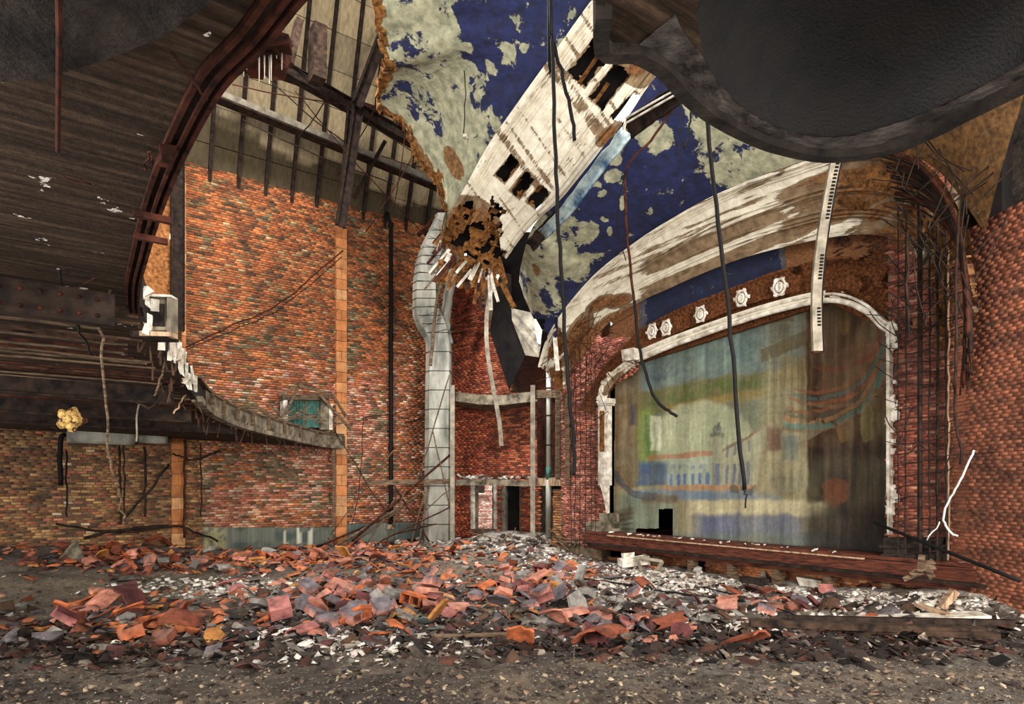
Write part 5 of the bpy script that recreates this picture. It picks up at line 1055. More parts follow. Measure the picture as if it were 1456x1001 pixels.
# perforated strip
ls = empty('light_batten', on_y(1163, 500, 7.6), label='pale perforated metal batten hanging in front of the curtain', cat='batten')
LP = [(1192, 212, 7.4), (1180, 270, 7.5), (1170, 330, 7.6), (1163, 390, 7.6), (1161, 440, 7.6), (1163, 500, 7.6)]
mb = MB(); P = smooth_line([on_y(*p) for p in LP], 4)
V = []
for p in P: V += [p+Vector((-.05, 0, 0)), p+Vector((.055, -.01, 0)), p+Vector((.055, .04, 0)), p+Vector((-.05, .05, 0))]
build('channel', V, [(i*4+k, i*4+(k+1) % 4, i*4+4+(k+1) % 4, i*4+4+k) for i in range(len(P)-1) for k in range(4)]+[(0, 3, 2, 1), tuple(len(V)-4+k for k in range(4))], M['grey_paint'], ls)
mb = MB(); mb.tube([p+Vector((.075, .02, 0)) for p in P], .012, 6); mb.build('edge_rod', M['black'], ls)
PP = resample(P, 60)
for i in list(range(1, 20))+list(range(30, 38))+list(range(46, 52)):
    mb = MB(); mb.box(PP[i]+Vector((.025, -.012, 0)), (.04, .008, .022)); mb.build('slot', M['nearblack'], ls)
mb = MB(); mb.box(PP[-1]+Vector((.0, .01, -.0)), (.12, .05, .03), jit=.01); mb.build('end_cap', M['rust'], ls)
cable([(1192, 214, 7.5), (1176, 300, 7.7), (1170, 330, 7.8), (1166, 400, 7.8)], .006, 'thin wire behind the perforated batten')
# long hanging batten on the left
mb = MB(); P = smooth_line([on_y(*p) for p in ((709, 390, 15.5), (698, 415, 15.5), (692, 450, 15.5), (693, 500, 15.4), (702, 555, 15.3), (710, 600, 15.2), (713, 634, 15.2))], 4)
V = []
for p in P: V += [p+Vector((-.05, 0, 0)), p+Vector((.05, 0, 0)), p+Vector((.04, .05, 0)), p+Vector((-.05, .05, 0))]
build('hanging_batten', V, [(i*4+k, i*4+(k+1) % 4, i*4+4+(k+1) % 4, i*4+4+k) for i in range(len(P)-1) for k in range(4)]+[(0, 3, 2, 1), tuple(len(V)-4+k for k in range(4))], M['grey_paint'], label='curved grey batten hanging before the corner brick wall', cat='batten')
# gutter along arch A
gt = empty('metal_gutter', on_w(760, 340, 7.35), label='buckled bright metal gutter along the lower edge of the near arch', cat='gutter')
def gut(pts_, r, mat, nm, sq_=1.):
    P = resample(smooth_line([on_w(x, y, w) for x, y, w in pts_], 5), 16); V = []; m_ = 7
    for i, p in enumerate(P):
        t = (P[min(i+1, 15)]-P[max(i-1, 0)]).normalized(); sd = t.cross(Vector(p-cam.location).normalized()).normalized(); up = sd.cross(t)
        for k in range(m_): a = -1.3+2.6*k/(m_-1); V.append(p+sd*(math.sin(a)*r)+up*(math.cos(a)*r*.5*sq_)+Vector([random.gauss(0, .008) for _ in range(3)]))
    Fc = [(i*m_+k, i*m_+k+1, (i+1)*m_+k+1, (i+1)*m_+k) for i in range(15) for k in range(m_-1)]
    o = build(nm, V, Fc, M[mat], gt, smooth=True); md = o.modifiers.new('s', 'SOLIDIFY'); md.thickness = .02; return o
gut([(770, 335, 7.2), (800, 305, 7.15), (850, 240, 7.1), (891, 188, 7.1)], .11, 'galv_blue', 'bright_trough'); gut([(752, 352, 7.2), (765, 338, 7.2), (800, 300, 7.22)], .12, 'darksteel', 'dark_end')
gut([(890, 188, 6.6), (925, 160, 6.5), (1003, 112, 6.2)], .13, 'darksteel', 'dark_trough')
for off in (0, 7):
    mb = MB(); mb.tube([on_w(x, y-off, 6.35) for x, y in ((886, 190), (890, 175), (930, 152), (960, 135), (1003, 104))], .014, 6); mb.build('torn_edge', M['plaster'], gt)
# shredded lath and plaster hanging at the arch A foot
sh = empty('torn_lath', on_y(680, 400, 15.5), label='shredded lath and plaster hanging from the foot of the near arch', cat='lath')
for k in range(90):
    t = random.random(); x = 632+75*t+random.gauss(0, 5); y = 345+45*t*.6+random.gauss(0, 16); L_ = random.uniform(.2, .75); p = on_y(x, y, 14.2-t*.6)
    d = Vector((random.gauss(.25, .2), random.gauss(0, .2), -1)); 
    if random.random() < .5: d = Vector((.75, -.2, .8))
    d.normalize(); mb = MB(); mb.bar(p, p-d*L_ if d.z > 0 else p+d*L_, random.uniform(.03, .12), .02, Vector((0, 1, 0))); mb.build('strip', M[random.choice(['lathwood', 'lathwood', 'wood', 'darksteel', 'plaster', 'rust'])], sh)
for a, b, wd in (((690, 352), (668, 398), .1), ((640, 360), (634, 372), .09), ((688, 376), (680, 402), .04)):
    mb = MB(); mb.bar(on_y(*a, 13.6), on_y(*b, 13.6), wd, .02, Vector((0, 1, 0))); mb.build('pale_strip', M['plaster'], sh)
mb = MB(); mb.tube([on_y(650, 372, 15), on_y(672, 384, 15)], .3, 10, r1=.22); mb.build('crushed_sheet', M['galv'], sh, smooth=True)
mb = MB(); mb.tube([on_y(668, 350, 15.2), on_y(684, 378, 15.2)], .2, 10); mb.build('crushed_sheet', M['darksteel'], sh, smooth=True)
# loose strip by the prosc arch left foot
mb = MB(); mb.bar(on_y(788, 470, 14.6), on_y(793, 527, 14.4), .1, .03, Vector((0, 1, 0))); mb.build('plaster_strip', M['plaster'], label='white plaster strip hanging at the left foot of the stage arch', cat='plaster')
mb = MB(); mb.bar(on_y(776, 526, 15), on_y(802, 503, 14.6), .06, .05, Vector((0, 1, 0))); mb.build('plaster_strip', M['plaster'], label='slanting pale stick above the standing pipe', cat='stick')

# ---------------------------------------------------------------- wire lath
def mesh_thing(name, loc, label): return empty(name, loc, label=label, cat='mesh')
ml = mesh_thing('wire_mesh', on_w(835, 780, 9.6), 'rusty wire mesh hung over the brick pier left of the curtain')
for x in (812, 818, 825, 833, 841, 847):
    mb = MB(); mb.tube([on_w(x+random.uniform(-1.5, 1.5), y, 9.55) for y in range(500, 781, 28)], .011, 4); mb.build('upright_wire', M['darksteel'], ml)
for y in range(560, 770, 9):
    mb = MB(); x0 = random.choice([812, 822, 830]); mb.tube([on_w(x, y+random.uniform(-1.5, 1.5), 9.53) for x in (x0, (x0+850)/2, 850)], .009, 4); mb.build('cross_wire', M['darksteel'], ml)
for k in range(40):
    x = random.uniform(795, 850); y = random.uniform(450, 600); p = on_w(x, y, 9.4); mb = MB(); mb.tube([p, p+D2*random.gauss(0, .3)+DZ*random.gauss(0, .3), p+D2*random.gauss(0, .5)+DZ*random.gauss(-.1, .5)], .008, 4); mb.build('loose_wire', M['rust'], ml)
mr_ = mesh_thing('wire_mesh', on_w(1305, 800, 9.5), 'rusty wire mesh hung over the brick pier right of the curtain')
for x, r in ((1288, .01), (1308, .032), (1322, .012), (1333, .018), (1345, .012), (1277, .008)):
    mb = MB(); mb.tube([on_w(x+random.uniform(-1, 1)*(r < .03), y, 9.5) for y in range(215 if r > .03 else 250, 821, 40)], r, 6); mb.build('upright_rod', M['darksteel'], mr_)
for y in range(385, 800, 16):
    mb = MB(); mb.tube([on_w(1272, y+6, 9.48), on_w(1295, y+3+random.uniform(-3, 3), 9.48), on_w(1320, y+random.uniform(-4, 2), 9.46), on_w(1342, y-3, 9.45)], .009, 4); mb.build('cross_wire', M['darksteel'], mr_)
for k in range(70):
    x = random.uniform(1268, 1345); y = random.choice([random.uniform(330, 520), random.uniform(330, 700)]); p = on_w(x, y, 9.3); L_ = random.uniform(.2, .6); a = random.uniform(0, 3.14)
    mb = MB(); mb.tube(smooth_line([p, p+(D2*math.cos(a)+DZ*math.sin(a))*L_*.5+D2*random.gauss(0, .06), p+(D2*math.cos(a)+DZ*math.sin(a))*L_], 2), .007, 4); mb.build('loose_wire', M['darksteel'], mr_)
ma = mesh_thing('bent_rods', on_w(1340, 400, 8.9), 'cage of bent rusty rods curving down at the right end of the stage arch')
for k in range(16):
    e = k*5.5; mb = MB(); pts_ = [(1255+e*.25, 215+e*.9), (1300+e*.2, 232+e*.85), (1338+e*.15, 272+e*.75), (1362+e*.12, 330+e*.6), (1374, 410+e*.4), (1376+random.uniform(-10, 6), 480+e)]
    mb.tube(smooth_line([on_w(x+random.uniform(-3, 3), y+random.uniform(-3, 3), 8.9+.03*k) for x, y in pts_], 4), .012 if k % 4 else .03, 5); mb.build('bent_rod', M['darksteel' if k % 3 else 'rust'], ma, smooth=True)
for k in range(44):
    x = random.uniform(1270, 1385); y = random.uniform(230, 470); p = on_w(x, y, 8.8); L_ = random.uniform(.25, .8); a = random.gauss(1.3, .7)
    mb = MB(); mb.tube([p, p+(D2*math.cos(a)+DZ*math.sin(a))*L_*.5+D2*random.gauss(0, .05), p-D2*0+(D2*math.cos(a)+DZ*math.sin(a))*L_], .008, 4); mb.build('loose_wire', M['darksteel'], ma)
for k, (a, b) in enumerate((((1355, 540), (1366, 660)), ((1363, 300), (1358, 560)), ((1290, 330), (1292, 480)))):
    rod('hanging_rod', [on_w(*a, 8.8), on_w(*b, 8.8)], .016, 'darksteel', ['dark rod hanging against the right return wall', 'long thin rod hanging down the right wall corner', 'thin rod hanging from the arch before the right pier'][k], 'rod')
rod('white_cable', [on_w(1385, 640, 8.3), on_w(1376, 660, 8.3), on_w(1362, 690, 8.3), on_w(1346, 718, 8.3), on_w(1342, 740, 8.3), on_w(1352, 757, 8.3), on_w(1362, 762, 8.3)], .012, 'white_wire', 'white cable looping down at the right edge', 'cable', jit=.003)
rod('white_cable', [on_w(1336, 742, 8.3), on_w(1318, 768, 8.3)], .008, 'white_wire', 'short white string above the fallen pole', 'cable')
rod('fallen_pole', [on_w(1243, 743, 8.6), on_w(1450, 826, 7.8)], .022, 'black', 'long dark pole leaning down to the right edge', 'pole', jit=.001)

# ---------------------------------------------------------------- DEBRIS
PALC = {'orange': (208, 112, 66), 'salmon': (204, 132, 108), 'maroon': (108, 58, 56), 'violet grey': (112, 102, 106), 'ochre': (200, 134, 66), 'grey': (144, 138, 130), 'rust': (148, 78, 52), 'pink': (178, 112, 104), 'white': (205, 196, 184), 'teal': (104, 112, 108), 'brown': (92, 64, 46)}
def colmesh(name, mb, mat, cols):
    me = bpy.data.meshes.new(name); me.from_pydata(mb.v, [], mb.f); at = me.color_attributes.new('Col', 'FLOAT_COLOR', 'POINT'); c = np.ones((len(mb.v), 4), np.float32); c[:, :3] = cols; at.data.foreach_set('color', c.ravel()); me.materials.append(M[mat]); me.update(); return me
def shard_geo(R, th0, L, tk, n=6):
    """curved tile flake: arc section with an irregular outline"""
    mb = MB(); nl = 3; top = []
    for i in range(n+1):
        a = -th0/2+th0*i/n; e0 = random.uniform(-.12, .12)*L; e1 = random.uniform(-.2, .2)*L
        for j in range(nl+1):
            y = -L/2+e0+(L+e1-e0)*j/nl; top.append((math.sin(a)*R, y, math.cos(a)*R-R*math.cos(th0/2)))
    bot = [(p[0]*(1-tk/R), p[1]*.97, p[2]-tk) for p in top]; V = top+bot; k = len(top); Fc = []
    for i in range(n):
        for j in range(nl):
            q_ = (i*(nl+1)+j, (i+1)*(nl+1)+j, (i+1)*(nl+1)+j+1, i*(nl+1)+j+1); Fc.append(q_); Fc.append(tuple(k+t for t in q_[::-1]))
    edge = [i*(nl+1) for i in range(n+1)]+[n*(nl+1)+j for j in range(1, nl+1)]+[i*(nl+1)+nl for i in range(n-1, -1, -1)]+[j for j in range(nl-1, 0, -1)]
    for a, b in zip(edge, edge[1:]+edge[:1]): Fc.append((a, a+k, b+k, b))
    mb.v = V; mb.f = Fc; mb.c = [(1, 1, 1)]*len(V); return mb
def block_geo(a, b, c):
    mb = MB(); mb.box((0, 0, c/2), (a, b, c), jit=.012)
    v = mb.v; i = random.choice([1, 3, 5, 7]); p = Vector(v[i]); v[i] = tuple(p*random.uniform(.6, .95)); return mb
def slab_geo(r, t):
    mb = MB(); n = random.randint(5, 7); P = [Vector((math.cos(2*math.pi*i/n+random.uniform(-.3, .3))*r*random.uniform(.6, 1.1), math.sin(2*math.pi*i/n)*r*random.uniform(.6, 1.1), 0)) for i in range(n)]
    mb.prism(P, (0, 0, t)); return mb
def hollow_geo(a, b, c):
    mb = MB(); t = .018
    mb.box((0, 0, t/2), (a, b, t), jit=.004); mb.box((0, 0, c-t/2), (a, b, t), jit=.004); mb.box((-a/2+t/2, 0, c/2), (t, b, c), jit=.003); mb.box((a/2-t/2, 0, c/2), (t, b, c), jit=.003); mb.box((0, 0, c/2), (t, b*.98, c), jit=.003); return mb
KIND = {'shard': ('tile_shard', lambda: shard_geo(random.uniform(.14, .3), random.uniform(.7, 1.7), random.uniform(.2, .36), .02), 'curved tile flake', 'tile'),
        'block': ('clay_block', lambda: block_geo(random.uniform(.2, .32), random.uniform(.14, .22), random.uniform(.07, .12)), 'broken clay block', 'block'),
        'slab': ('tile_slab', lambda: slab_geo(random.uniform(.11, .19), random.uniform(.02, .045)), 'flat tile piece', 'tile'),
        'hollow': ('hollow_tile', lambda: hollow_geo(random.uniform(.26, .32), .22, random.uniform(.12, .15)), 'hollow tile', 'tile')}
LIB = {}
for kd, (nm, fn, lb, ct) in KIND.items():
    for cn, cv in PALC.items():
        for v in range(3):
            mb = fn(); base = lin(cv)*random.uniform(.85, 1.1); nv_ = len(mb.v); zc = np.array([p[2] for p in mb.v]); cols = np.repeat(base[None], nv_, 0)
            if cn in ('violet grey', 'maroon') and kd in ('block', 'hollow'): 
                side = lin(PALC['salmon' if cn == 'violet grey' else 'pink']); cols[zc < zc.mean()] = side
            elif kd == 'block' and cn in ('orange', 'salmon', 'rust'): cols[zc > zc.mean()] = base*.6+lin((120, 108, 100))*.4
            else: cols = cols*(1-.3*RS.rand(nv_, 1))
            LIB[kd, cn, v] = colmesh(nm, mb, 'terracotta', cols)
def place(kd, cn, px, py, sc=1., rot=None, dz=0., label=None, group=None, tilt=.35, xyz=None):
    sc *= .82; nm, fn, lb, ct = KIND[kd]; me = LIB[kd, cn, random.randrange(3)]; o = bpy.data.objects.new(nm, me); COL.objects.link(o)
    p = on_floor(px, py) if xyz is None else xyz; r = rot or (random.gauss(0, tilt), random.gauss(0, tilt), random.uniform(0, 6.28)); o.rotation_euler = r; o.scale = (sc,)*3
    from mathutils import Euler
    mt = Euler(r).to_matrix(); lo = min((mt @ Vector(v.co)).z for v in me.vertices)*sc
    o.location = (p.x, p.y, p.z-lo-.018*sc+dz); return tag(o, label, ct, group)
def pick(w): 
    k = list(w); return random.choices(k, [w[i] for i in k])[0]
OR_ = {'orange': 6, 'salmon': 2, 'rust': 3, 'maroon': 1, 'ochre': 1.5, 'grey': .6}; MX = {'violet grey': 3, 'salmon': 2.5, 'maroon': 2, 'grey': 2.5, 'orange': 1.4, 'pink': 1}; DK = {'maroon': 2, 'rust': 2, 'salmon': 2, 'violet grey': 2, 'brown': 2, 'pink': 1}
SH = {'shard': 5, 'slab': 2, 'block': 1.2}; BK = {'block': 4, 'slab': 2, 'hollow': .8, 'shard': 1}
REG = [('in the heap along the foot of the left brick wall', 'tiles along the left wall', 215, 792, 125, 22, 46, OR_, SH, 1.0),
       ('in the heap left of the tall clay pilaster', 'tiles before the dado', 400, 790, 80, 20, 42, OR_, SH, .95),
       ('in the heap before the ventilation duct', 'tiles before the duct', 560, 795, 90, 18, 36, {**OR_, 'pink': 1.5, 'grey': 2}, SH, .9),
       ('in the central pile of blocks', 'central pile of blocks', 515, 856, 115, 28, 58, MX, BK, 1.12),
       ('in the pile right of the centre', 'pile right of the centre', 765, 832, 75, 30, 42, MX, BK, 1.05),
       ('strewn over the left foreground', 'left foreground flakes', 190, 885, 110, 30, 16, OR_, SH, 1.1),
       ('strewn before the stage apron', 'pieces before the stage', 1080, 856, 170, 22, 26, DK, {'slab': 3, 'shard': 2, 'block': 1}, 1.),
       ('in the dark right foreground', 'right foreground pieces', 880, 898, 110, 24, 24, DK, {'slab': 2, 'shard': 3, 'block': 2}, 1.)]
for where, grp, cx_, cy_, rx, ry, n_, pw, kw_, sc in REG:
    for i in range(n_):
        x = cx_+random.gauss(0, .5)*rx*1.1; y = cy_+max(-1, min(1.25, random.gauss(0, .55)))*ry; kd, cn = pick(kw_), pick(pw)
        place(kd, cn, x, y, sc*random.uniform(.8, 1.2), label=f"{cn} {KIND[kd][2]} {where}", group=f"{cn} {KIND[kd][0].replace('_', ' ')} pieces, {grp}", dz=random.uniform(0, .07 if 'pile' in where or 'heap' in where else .0))
# singled out foreground pieces
ONE = [('shard', 'pink', 120, 872, 1.3, 'pink folded flake among dark litter at the far left front'), ('shard', 'salmon', 146, 866, 1.4, 'long salmon flake next to the pink folded one'), ('shard', 'maroon', 186, 866, 1.7, 'maroon curved panel on the left foreground'), ('shard', 'orange', 150, 880, 1.4, 'orange flake lying before the maroon curved panel'), ('shard', 'orange', 222, 893, 1.7, 'big bright orange flake in the left foreground'), ('shard', 'orange', 190, 893, 1.1, 'thin orange flake touching the big bright orange one'), ('block', 'maroon', 88, 893, 1.2, 'dark red rounded lump at the left frame edge'),
       ('slab', 'ochre', 304, 913, .8, 'small yellow scrap standing in the left foreground litter'), ('shard', 'orange', 380, 886, 1.3, 'orange strip leaning in the litter left of centre'), ('slab', 'grey', 372, 868, 1.8, 'broad grey slab left of the central pile'), ('shard', 'pink', 325, 834, 1.3, 'pink rounded flake on the pale ground left of centre'), ('shard', 'pink', 338, 842, .9, 'small pink lump under the pink rounded flake'),
       ('slab', 'orange', 512, 892, 1.6, 'pointed orange slab at the front of the central pile'), ('shard', 'orange', 566, 902, 1.2, 'orange flake arched over grit in front centre'), ('shard', 'orange', 540, 908, 1.0, 'flat orange flake left of the arched one'), ('slab', 'ochre', 624, 888, 1.3, 'ochre leaf shaped slab right of the central pile'), ('slab', 'teal', 618, 899, 1.0, 'dull teal scrap below the ochre slab'), ('slab', 'teal', 600, 890, .7, 'small green grey scrap left of the ochre slab'),
       ('hollow', 'orange', 586, 864, 1.2, 'orange hollow tile with a dark open face'), ('block', 'salmon', 606, 850, 1.3, 'large salmon block behind the open hollow tile'), ('block', 'salmon', 612, 866, 1.1, 'salmon block beside the open hollow tile'), ('block', 'salmon', 652, 868, 1.1, 'lone salmon brick on the bare ground'), ('block', 'salmon', 640, 840, .8, 'small salmon brick behind the lone one'), ('block', 'grey', 508, 873, 1.2, 'grey and ochre block in the central pile'), ('block', 'violet grey', 552, 874, 1.1, 'violet grey block in front of the central pile'), ('block', 'violet grey', 470, 892, 1.3, 'flat dark slate coloured block at the front left of the pile'),
       ('shard', 'salmon', 450, 906, 1.2, 'salmon flake edge at the front left of the pile'), ('shard', 'pink', 427, 903, .9, 'pink rag like flake at the front left'), ('block', 'maroon', 774, 864, 1.2, 'maroon sided block with grey top right of centre'), ('hollow', 'ochre', 791, 846, .9, 'ochre open tile standing in the right pile'), ('slab', 'white', 838, 898, 1.2, 'pale ribbed tile piece in the right foreground'), ('shard', 'salmon', 786, 893, 1.0, 'salmon cone shaped flake right of centre front'), ('block', 'salmon', 815, 878, 1.4, 'long salmon block under the right pile'), ('slab', 'grey', 820, 868, 1.4, 'slate grey slab leaning in the right pile'), ('shard', 'orange', 740, 922, 1.3, 'crumpled red orange flake at the lower centre edge'), ('slab', 'orange', 1240, 880, .9, 'small orange pyramid shaped piece near the right front'), ('slab', 'violet grey', 1188, 886, 1.0, 'violet scrap near the fallen beams'), ('shard', 'salmon', 1185, 868, 1.2, 'salmon curled flake before the pale rubble on the right'), ('shard', 'rust', 850, 918, 1.5, 'rust coloured crumpled sheet in the right foreground'), ('shard', 'rust', 1062, 925, 1.3, 'rust coloured flake low on the right')]
for kd, cn, x, y, sc, lb in ONE: place(kd, cn, x, y, sc, rot=(random.gauss(0, .25), random.gauss(0, .25), random.uniform(-.6, .6)) if kd != 'slab' else (random.gauss(.5, .3), random.gauss(0, .2), random.uniform(0, 6)), label=lb, dz=.02)
# smaller tile crumbs: one mass
def scatter(name, n, samp, size, cols, mat, label, flat=.5, parent=None):
    px, py = samp(n); m = (py > 744) & (px > -60) & (px < 1520); px, py = px[m], py[m]
    z = np.zeros(len(px))
    for _ in range(8):
        Y = np.minimum((CAMZ-z)*F/np.maximum(py-HY, 12), 23); X = (px-CX)/F*Y; z = .5*z+.5*hfun(X, Y)
    s = -SY*X+SX*Y; w = SX*X+SY*Y; m = (s < 17.8) & (w < np.where(s < 10.4, 9.35, 13)); X, Y, z = X[m], Y[m], z[m]; k = len(X)
    z = hfun(X, Y); S = size[0]+(size[1]-size[0])*RS.rand(k)**2; base = np.array([(-1, -1, -.4), (1, -1, -.4), (1, 1, -.4), (-1, 1, -.4), (-.7, -.7, .6), (.8, -.6, .5), (.7, .7, .6), (-.8, .6, .4)])
    V = base[None]*(S[:, None, None]*np.stack([.6+.8*RS.rand(k), .4+.7*RS.rand(k), flat*(.4+.8*RS.rand(k))], 1)[:, None, :]); V = V+RS.randn(k, 8, 3)*S[:, None, None]*.16
    def rot(V, ax, a):
        c, s_ = np.cos(a)[:, None], np.sin(a)[:, None]; i, j = [(1, 2), (0, 2), (0, 1)][ax]; V = V.copy(); a_, b_ = V[..., i]*c-V[..., j]*s_, V[..., i]*s_+V[..., j]*c; V[..., i], V[..., j] = a_, b_; return V
    V = rot(V, 0, RS.randn(k)*.35); V = rot(V, 1, RS.randn(k)*.35); V = rot(V, 2, RS.rand(k)*6.28)
    V += np.stack([X, Y, z+S*.15], 1)[:, None]; C = cols(k, CX+F*X/Y, py[:k] if len(py) == k else HY+F*(CAMZ-z)/Y)
    fcs = np.array([(4, 5, 6, 7), (0, 1, 5, 4), (1, 2, 6, 5), (2, 3, 7, 6), (3, 0, 4, 7)]); Fa = (np.arange(k)[:, None, None]*8+fcs[None]).reshape(-1, 4)
    return build(name, V.reshape(-1, 3), Fa, M[mat], parent, col=np.repeat(C, 8, 0), kind='stuff', label=label)
def reg_samp(regs):
    wt = np.array([r[4] for r in regs], float); wt /= wt.sum()
    def f(n):
        k = RS.choice(len(regs), n, p=wt); R_ = np.array([r[:4] for r in regs])[k]; return R_[:, 0]+RS.randn(n)*R_[:, 2]*.6, R_[:, 1]+RS.randn(n)*R_[:, 3]*.6
    return f
def palf(pal, w):
    def f(k, px, py): return jit_colors(k, pal, w)*(.6+.5*RS.rand(k, 1))
    return f
scatter('tile_rubble', 2600, reg_samp([(200, 790, 150, 24, 5), (400, 788, 110, 22, 5), (560, 792, 120, 20, 4), (520, 850, 150, 30, 3), (770, 825, 110, 30, 2), (190, 885, 150, 34, 2)]), (.04, .14), palf([PALC['orange'], PALC['salmon'], PALC['rust'], PALC['maroon'], PALC['violet grey'], PALC['ochre'], PALC['grey']], [6, 2.4, 3, 2, 2, 1, 1.2]), 'terracotta', 'small orange and red tile crumbs covering the heaps', .35)
scatter('charred_litter', 4200, reg_samp([(900, 912, 230, 22, 5), (190, 915, 190, 24, 5), (1250, 912, 180, 20, 4), (600, 900, 200, 24, 2), (520, 868, 130, 20, 2)]), (.015, .085), palf([(44, 32, 27), (66, 46, 37), (98, 54, 40), (34, 27, 25), (112, 98, 86), (150, 136, 122)], [4, 3, 2.4, 2, 1.5, 1]), 'terracotta', 'charred dark litter in the foreground', .22)
scatter('grey_rubble', 2200, reg_samp([(900, 860, 420, 40, 5), (560, 880, 320, 40, 4), (200, 900, 240, 40, 2), (740, 775, 110, 22, 3)]), (.03, .12), palf([PALC['violet grey'], PALC['grey'], PALC['maroon'], PALC['brown'], (60, 50, 46), (88, 76, 66)], [2, 2, 1.5, 2.5, 3, 3]), 'terracotta', 'dark grey and maroon fragments over the ground', .4)
scatter('plaster_rubble', 9000, reg_samp([(1020, 828, 240, 18, 9), (1250, 845, 170, 24, 8), (740, 770, 100, 16, 4), (860, 800, 130, 18, 4), (960, 880, 330, 34, 4), (520, 905, 180, 26, 4), (290, 835, 110, 12, 2.5), (560, 770, 100, 8, 2), (250, 915, 170, 18, 1.5)]), (.008, .055), palf([(240, 234, 226), (206, 196, 184), (168, 156, 142), (220, 200, 192), (130, 118, 108)], [4, 3, 2, 1.5, 1]), 'rubble', 'white and grey plaster crumbs strewn over the ground', .5)
scatter('grit', 9000, lambda n: (RS.uniform(-40, 1500, n), 748+RS.rand(n)**.8*255), (.006, .03), palf([(170, 150, 124), (110, 94, 78), (70, 56, 48), (140, 110, 90), (54, 42, 36)], [2, 3, 3, 2, 3]), 'rubble', 'fine grit and charred chips over the whole floor', .5)
# larger white plaster lumps, one by one
for i in range(70):
    a = i % 3; x, y = ((random.gauss(725, 50), random.gauss(770, 10)), (random.gauss(1010, 150), random.gauss(822, 9)), (random.gauss(560, 50), random.gauss(766, 5)))[a]
    wh = ('on the mound below the rubble ledge', 'on the pale ground before the stage', 'round the foot of the ventilation duct')[a]
    if y < 752: continue
    o = place('slab' if i % 2 else 'block', 'white', x, y, random.uniform(.5, .95), label=f"white plaster {'slab' if i % 2 else 'lump'} {wh}", group=f"white plaster {'slabs' if i % 2 else 'lumps'} {wh}", dz=.02); o.name = 'plaster_lump'
# rubble on the ledge
for i in range(60):
    x = random.uniform(652, 830); p = on_y(x, 681.5-random.uniform(0, 2), 17.75 if x < 750 else 16.95-(x-752)/80*1.8); o = place(random.choice(['slab', 'block']), random.choice(['white', 'grey', 'brown', 'white']), 0, 0, random.uniform(.35, .8), xyz=p, label='plaster lump heaped on the lower concrete ledge', group='lumps on the lower concrete ledge'); o.name = 'plaster_lump'
# ---- timbers, planks, sheets on the ground
def gbar(a, b, wd, ht, mat, name, label, cat, lift=.03):
    p, q_ = on_floor(*a), on_floor(*b); mb = MB(); mb.bar(p+DZ*(ht/2+lift), q_+DZ*(ht/2+lift), wd, ht); return mb.build(name, M[mat], label=label, cat=cat)
gbar((1066, 893), (1400, 906), .14, .07, 'charred', 'charred_beam', 'long dark charred beam lying across the right foreground', 'beam')
gbar((1120, 886), (1440, 893), .08, .06, 'darksteel', 'steel_bar', 'long dark steel bar behind the charred beam', 'bar')
gbar((1200, 902), (1420, 912), .12, .06, 'charred', 'charred_beam', 'shorter brown beam in front of the long charred one', 'beam')
gbar((612, 908), (735, 905), .06, .03, 'wood', 'long_lath', 'pale lath strip lying in front centre', 'lath', .01)
gbar((100, 908), (300, 916), .12, .06, 'charred', 'charred_beam', 'dark board half buried in the left foreground', 'beam', .0)
gbar((1225, 884), (1400, 878), .3, .03, 'plaster', 'white_sheet', 'long white sheet lying at the right edge', 'sheet', .02)
gbar((1305, 868), (1350, 884), .1, .04, 'palewood', 'plank_end', 'grey plank end on top of the white sheet', 'plank', .05)
mb = MB(); mb.bar(on_floor(1338, 864), on_floor(1338, 864)+Vector((.17, 0, .22)), .09, .08); mb.build('timber_stub', M['palewood'], label='pale timber stub leaning up at the right edge', cat='timber')
for k, ((a, b), w_, lb) in enumerate(((((1296, 818), (1328, 798)), .08, 'pale plank leaning right of the stage apron'), (((1308, 814), (1311, 789)), .07, 'upright plank stub right of the stage apron'), (((1326, 822), (1315, 800)), .07, 'short plank leaning the other way right of the apron'), (((1285, 824), (1330, 806)), .06, 'low plank at the back of the leaning planks'))):
    mb = MB(); mb.bar(on_w(*a, 9.0), on_w(*b, 9.1), w_, .03, D1); mb.build('leaning_plank', M['wood'], label=lb, cat='plank')
for i in range(16):
    x, y = random.gauss(1262, 16), random.gauss(828, 5); place(random.choice(['block', 'slab']), random.choice(['brown', 'grey', 'violet grey']), x, y, 1.1, label='dark lump in the heap below the right brick pier', group='lumps below the right brick pier', dz=.06)
# objects near the apron
wb = empty('white_cabinet', on_floor(900, 808), label='toppled white metal cabinet before the stage apron', cat='cabinet')
mb = MB(); c_ = on_floor(900, 808)+DZ*.13; e1 = Vector((1, .1, .12)).normalized(); e2 = e1.cross(DZ).normalized(); mb.box(c_, (.5, .34, .14), (e1, e2, e1.cross(e2))); mb.build('case', M['plaster'], wb)
mb = MB(); mb.box(c_+e1*.26, (.03, .36, .17), (e1, e2, e1.cross(e2))); mb.build('lid_rim', M['grey_paint'], wb); mb = MB(); mb.box(c_+e1*-.1+DZ*.12, (.2, .2, .1), (e1, e2, e1.cross(e2)), jit=.02); mb.build('broken_panel', M['plaster'], wb)
fm = empty('metal_rack', on_floor(925, 808), label='bent grey metal frame beside the toppled white cabinet', cat='frame')
for a, b in (((905, 792), (942, 798)), ((942, 798), (935, 812)), ((905, 792), (912, 812)), ((912, 812), (935, 812))):
    mb = MB(); mb.bar(on_y(*a, 11.6), on_y(*b, 11.5), .05, .05); mb.build('frame_bar', M['grey_paint'], fm)
mb = MB(); p = on_floor(1072, 831); mb.box(p+DZ*.05, (.42, .2, .12), (D2, D1, DZ), jit=.006); mb.build('grey_crate', M['darkconcrete'], label='low dark grey crate on the ground before the stage', cat='crate')
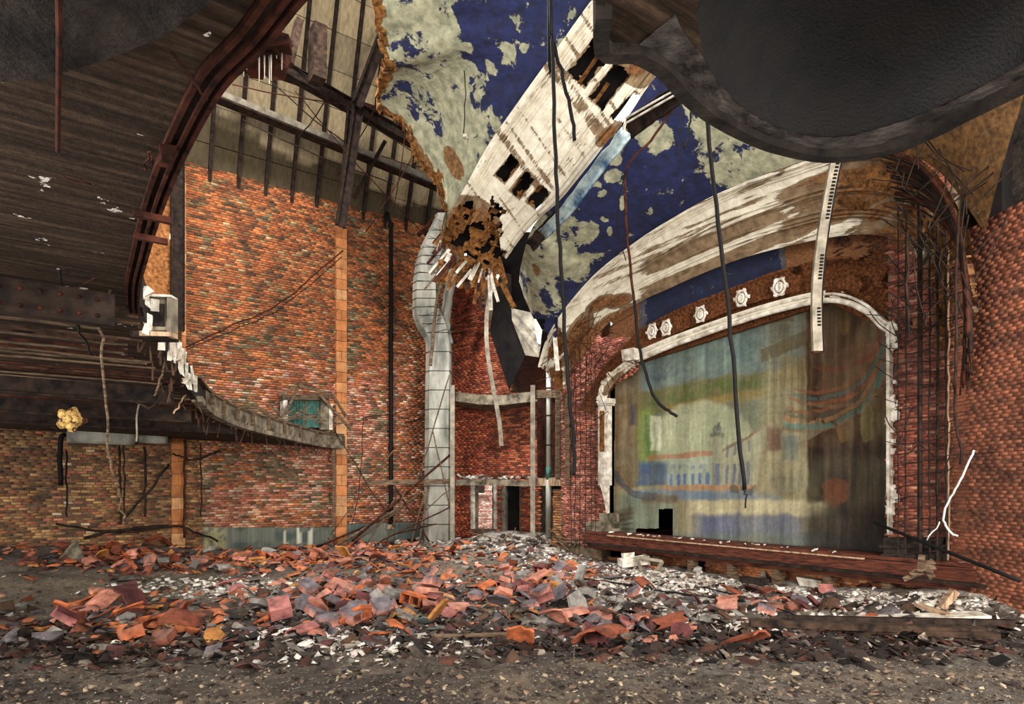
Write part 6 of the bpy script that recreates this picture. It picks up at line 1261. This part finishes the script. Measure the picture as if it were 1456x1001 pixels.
mb = MB(); p = on_floor(1158, 834); mb.box(p+DZ*.06, (.4, .3, .12), (D2, D1, DZ), jit=.03); mb.build('plaster_boulder', M['plaster'], label='large pale plaster boulder before the stage', cat='boulder')
mb = MB(); p = on_floor(98, 800); mb.prism([p+Vector((-.25, 0, 0)), p+Vector((.3, 0, 0)), p+Vector((-.02, .2, .42))], Vector((0, .04, .02))); mb.build('leaning_sheet', M['concrete'], label='pointed grey sheet leaning in the heap at the far left', cat='sheet')
mb = MB(); p = on_floor(488, 772); mb.prism([p+Vector((-.4, 0, 0)), p+Vector((.4, 0, .02)), p+Vector((.35, .2, .3)), p+Vector((.05, .3, .4))], Vector((0, .05, .02))); mb.build('leaning_sheet', M['ochreplaster'], label='tan broken slab leaning at the foot of the tall pilaster', cat='sheet')
for k in range(18):
    x = random.uniform(795, 850); a = on_y(x, random.uniform(770, 785), 14.5+random.random()); b = on_y(x+random.uniform(-45, 30), random.uniform(745, 778), 15)
    rod('fallen_stick', [a, b], random.uniform(.012, .035), 'wood', 'stick in the pile at the left end of the stage', 'stick', 'sticks piled left of the stage', jit=.01, n=5)
for k in range(14):
    x = random.uniform(660, 800); a = on_floor(x, random.uniform(768, 785)); b = a+Vector((random.gauss(0, .6), .1, random.uniform(.02, .35)))
    rod('fallen_stick', [a, b], random.uniform(.012, .03), 'wood', 'stick poking out of the mound below the rubble ledge', 'stick', 'sticks in the mound below the ledge', jit=.01, n=5)
rod('ground_cable', [on_floor(x, y)+DZ*.03 for x, y in ((690, 808), (760, 817), (850, 828), (930, 842), (1000, 851), (1060, 858))], .014, 'black', 'long black cable lying diagonally across the ground', 'cable', jit=.004)
rod('ground_cable', [on_floor(x, y)+DZ*.03 for x, y in ((1000, 838), (1060, 852), (1110, 870), (1150, 890))], .01, 'black', 'second black cable curving toward the fallen beams', 'cable', jit=.006)
for k in range(46):
    x, y = random.choice([(random.uniform(1180, 1400), random.uniform(868, 935)), (random.uniform(60, 260), random.uniform(885, 960)), (random.uniform(820, 1100), random.uniform(880, 950))]); a = on_floor(x, y); an = random.uniform(0, 6.28); L_ = random.uniform(.2, .6)
    where = 'right foreground' if x > 1150 else ('left foreground' if x < 300 else 'lower centre right')
    rod('twig', [a, a+Vector((math.cos(an)*L_*.5, math.sin(an)*L_*.5, random.uniform(.04, .12))), a+Vector((math.cos(an+.3)*L_, math.sin(an+.3)*L_, random.uniform(.0, .16)))], random.uniform(.002, .005), 'wood' if k % 2 else 'charred', f'thin wiry twig tangled in the {where}', 'twig', f'wiry twigs in the {where}', jit=.006, n=4)
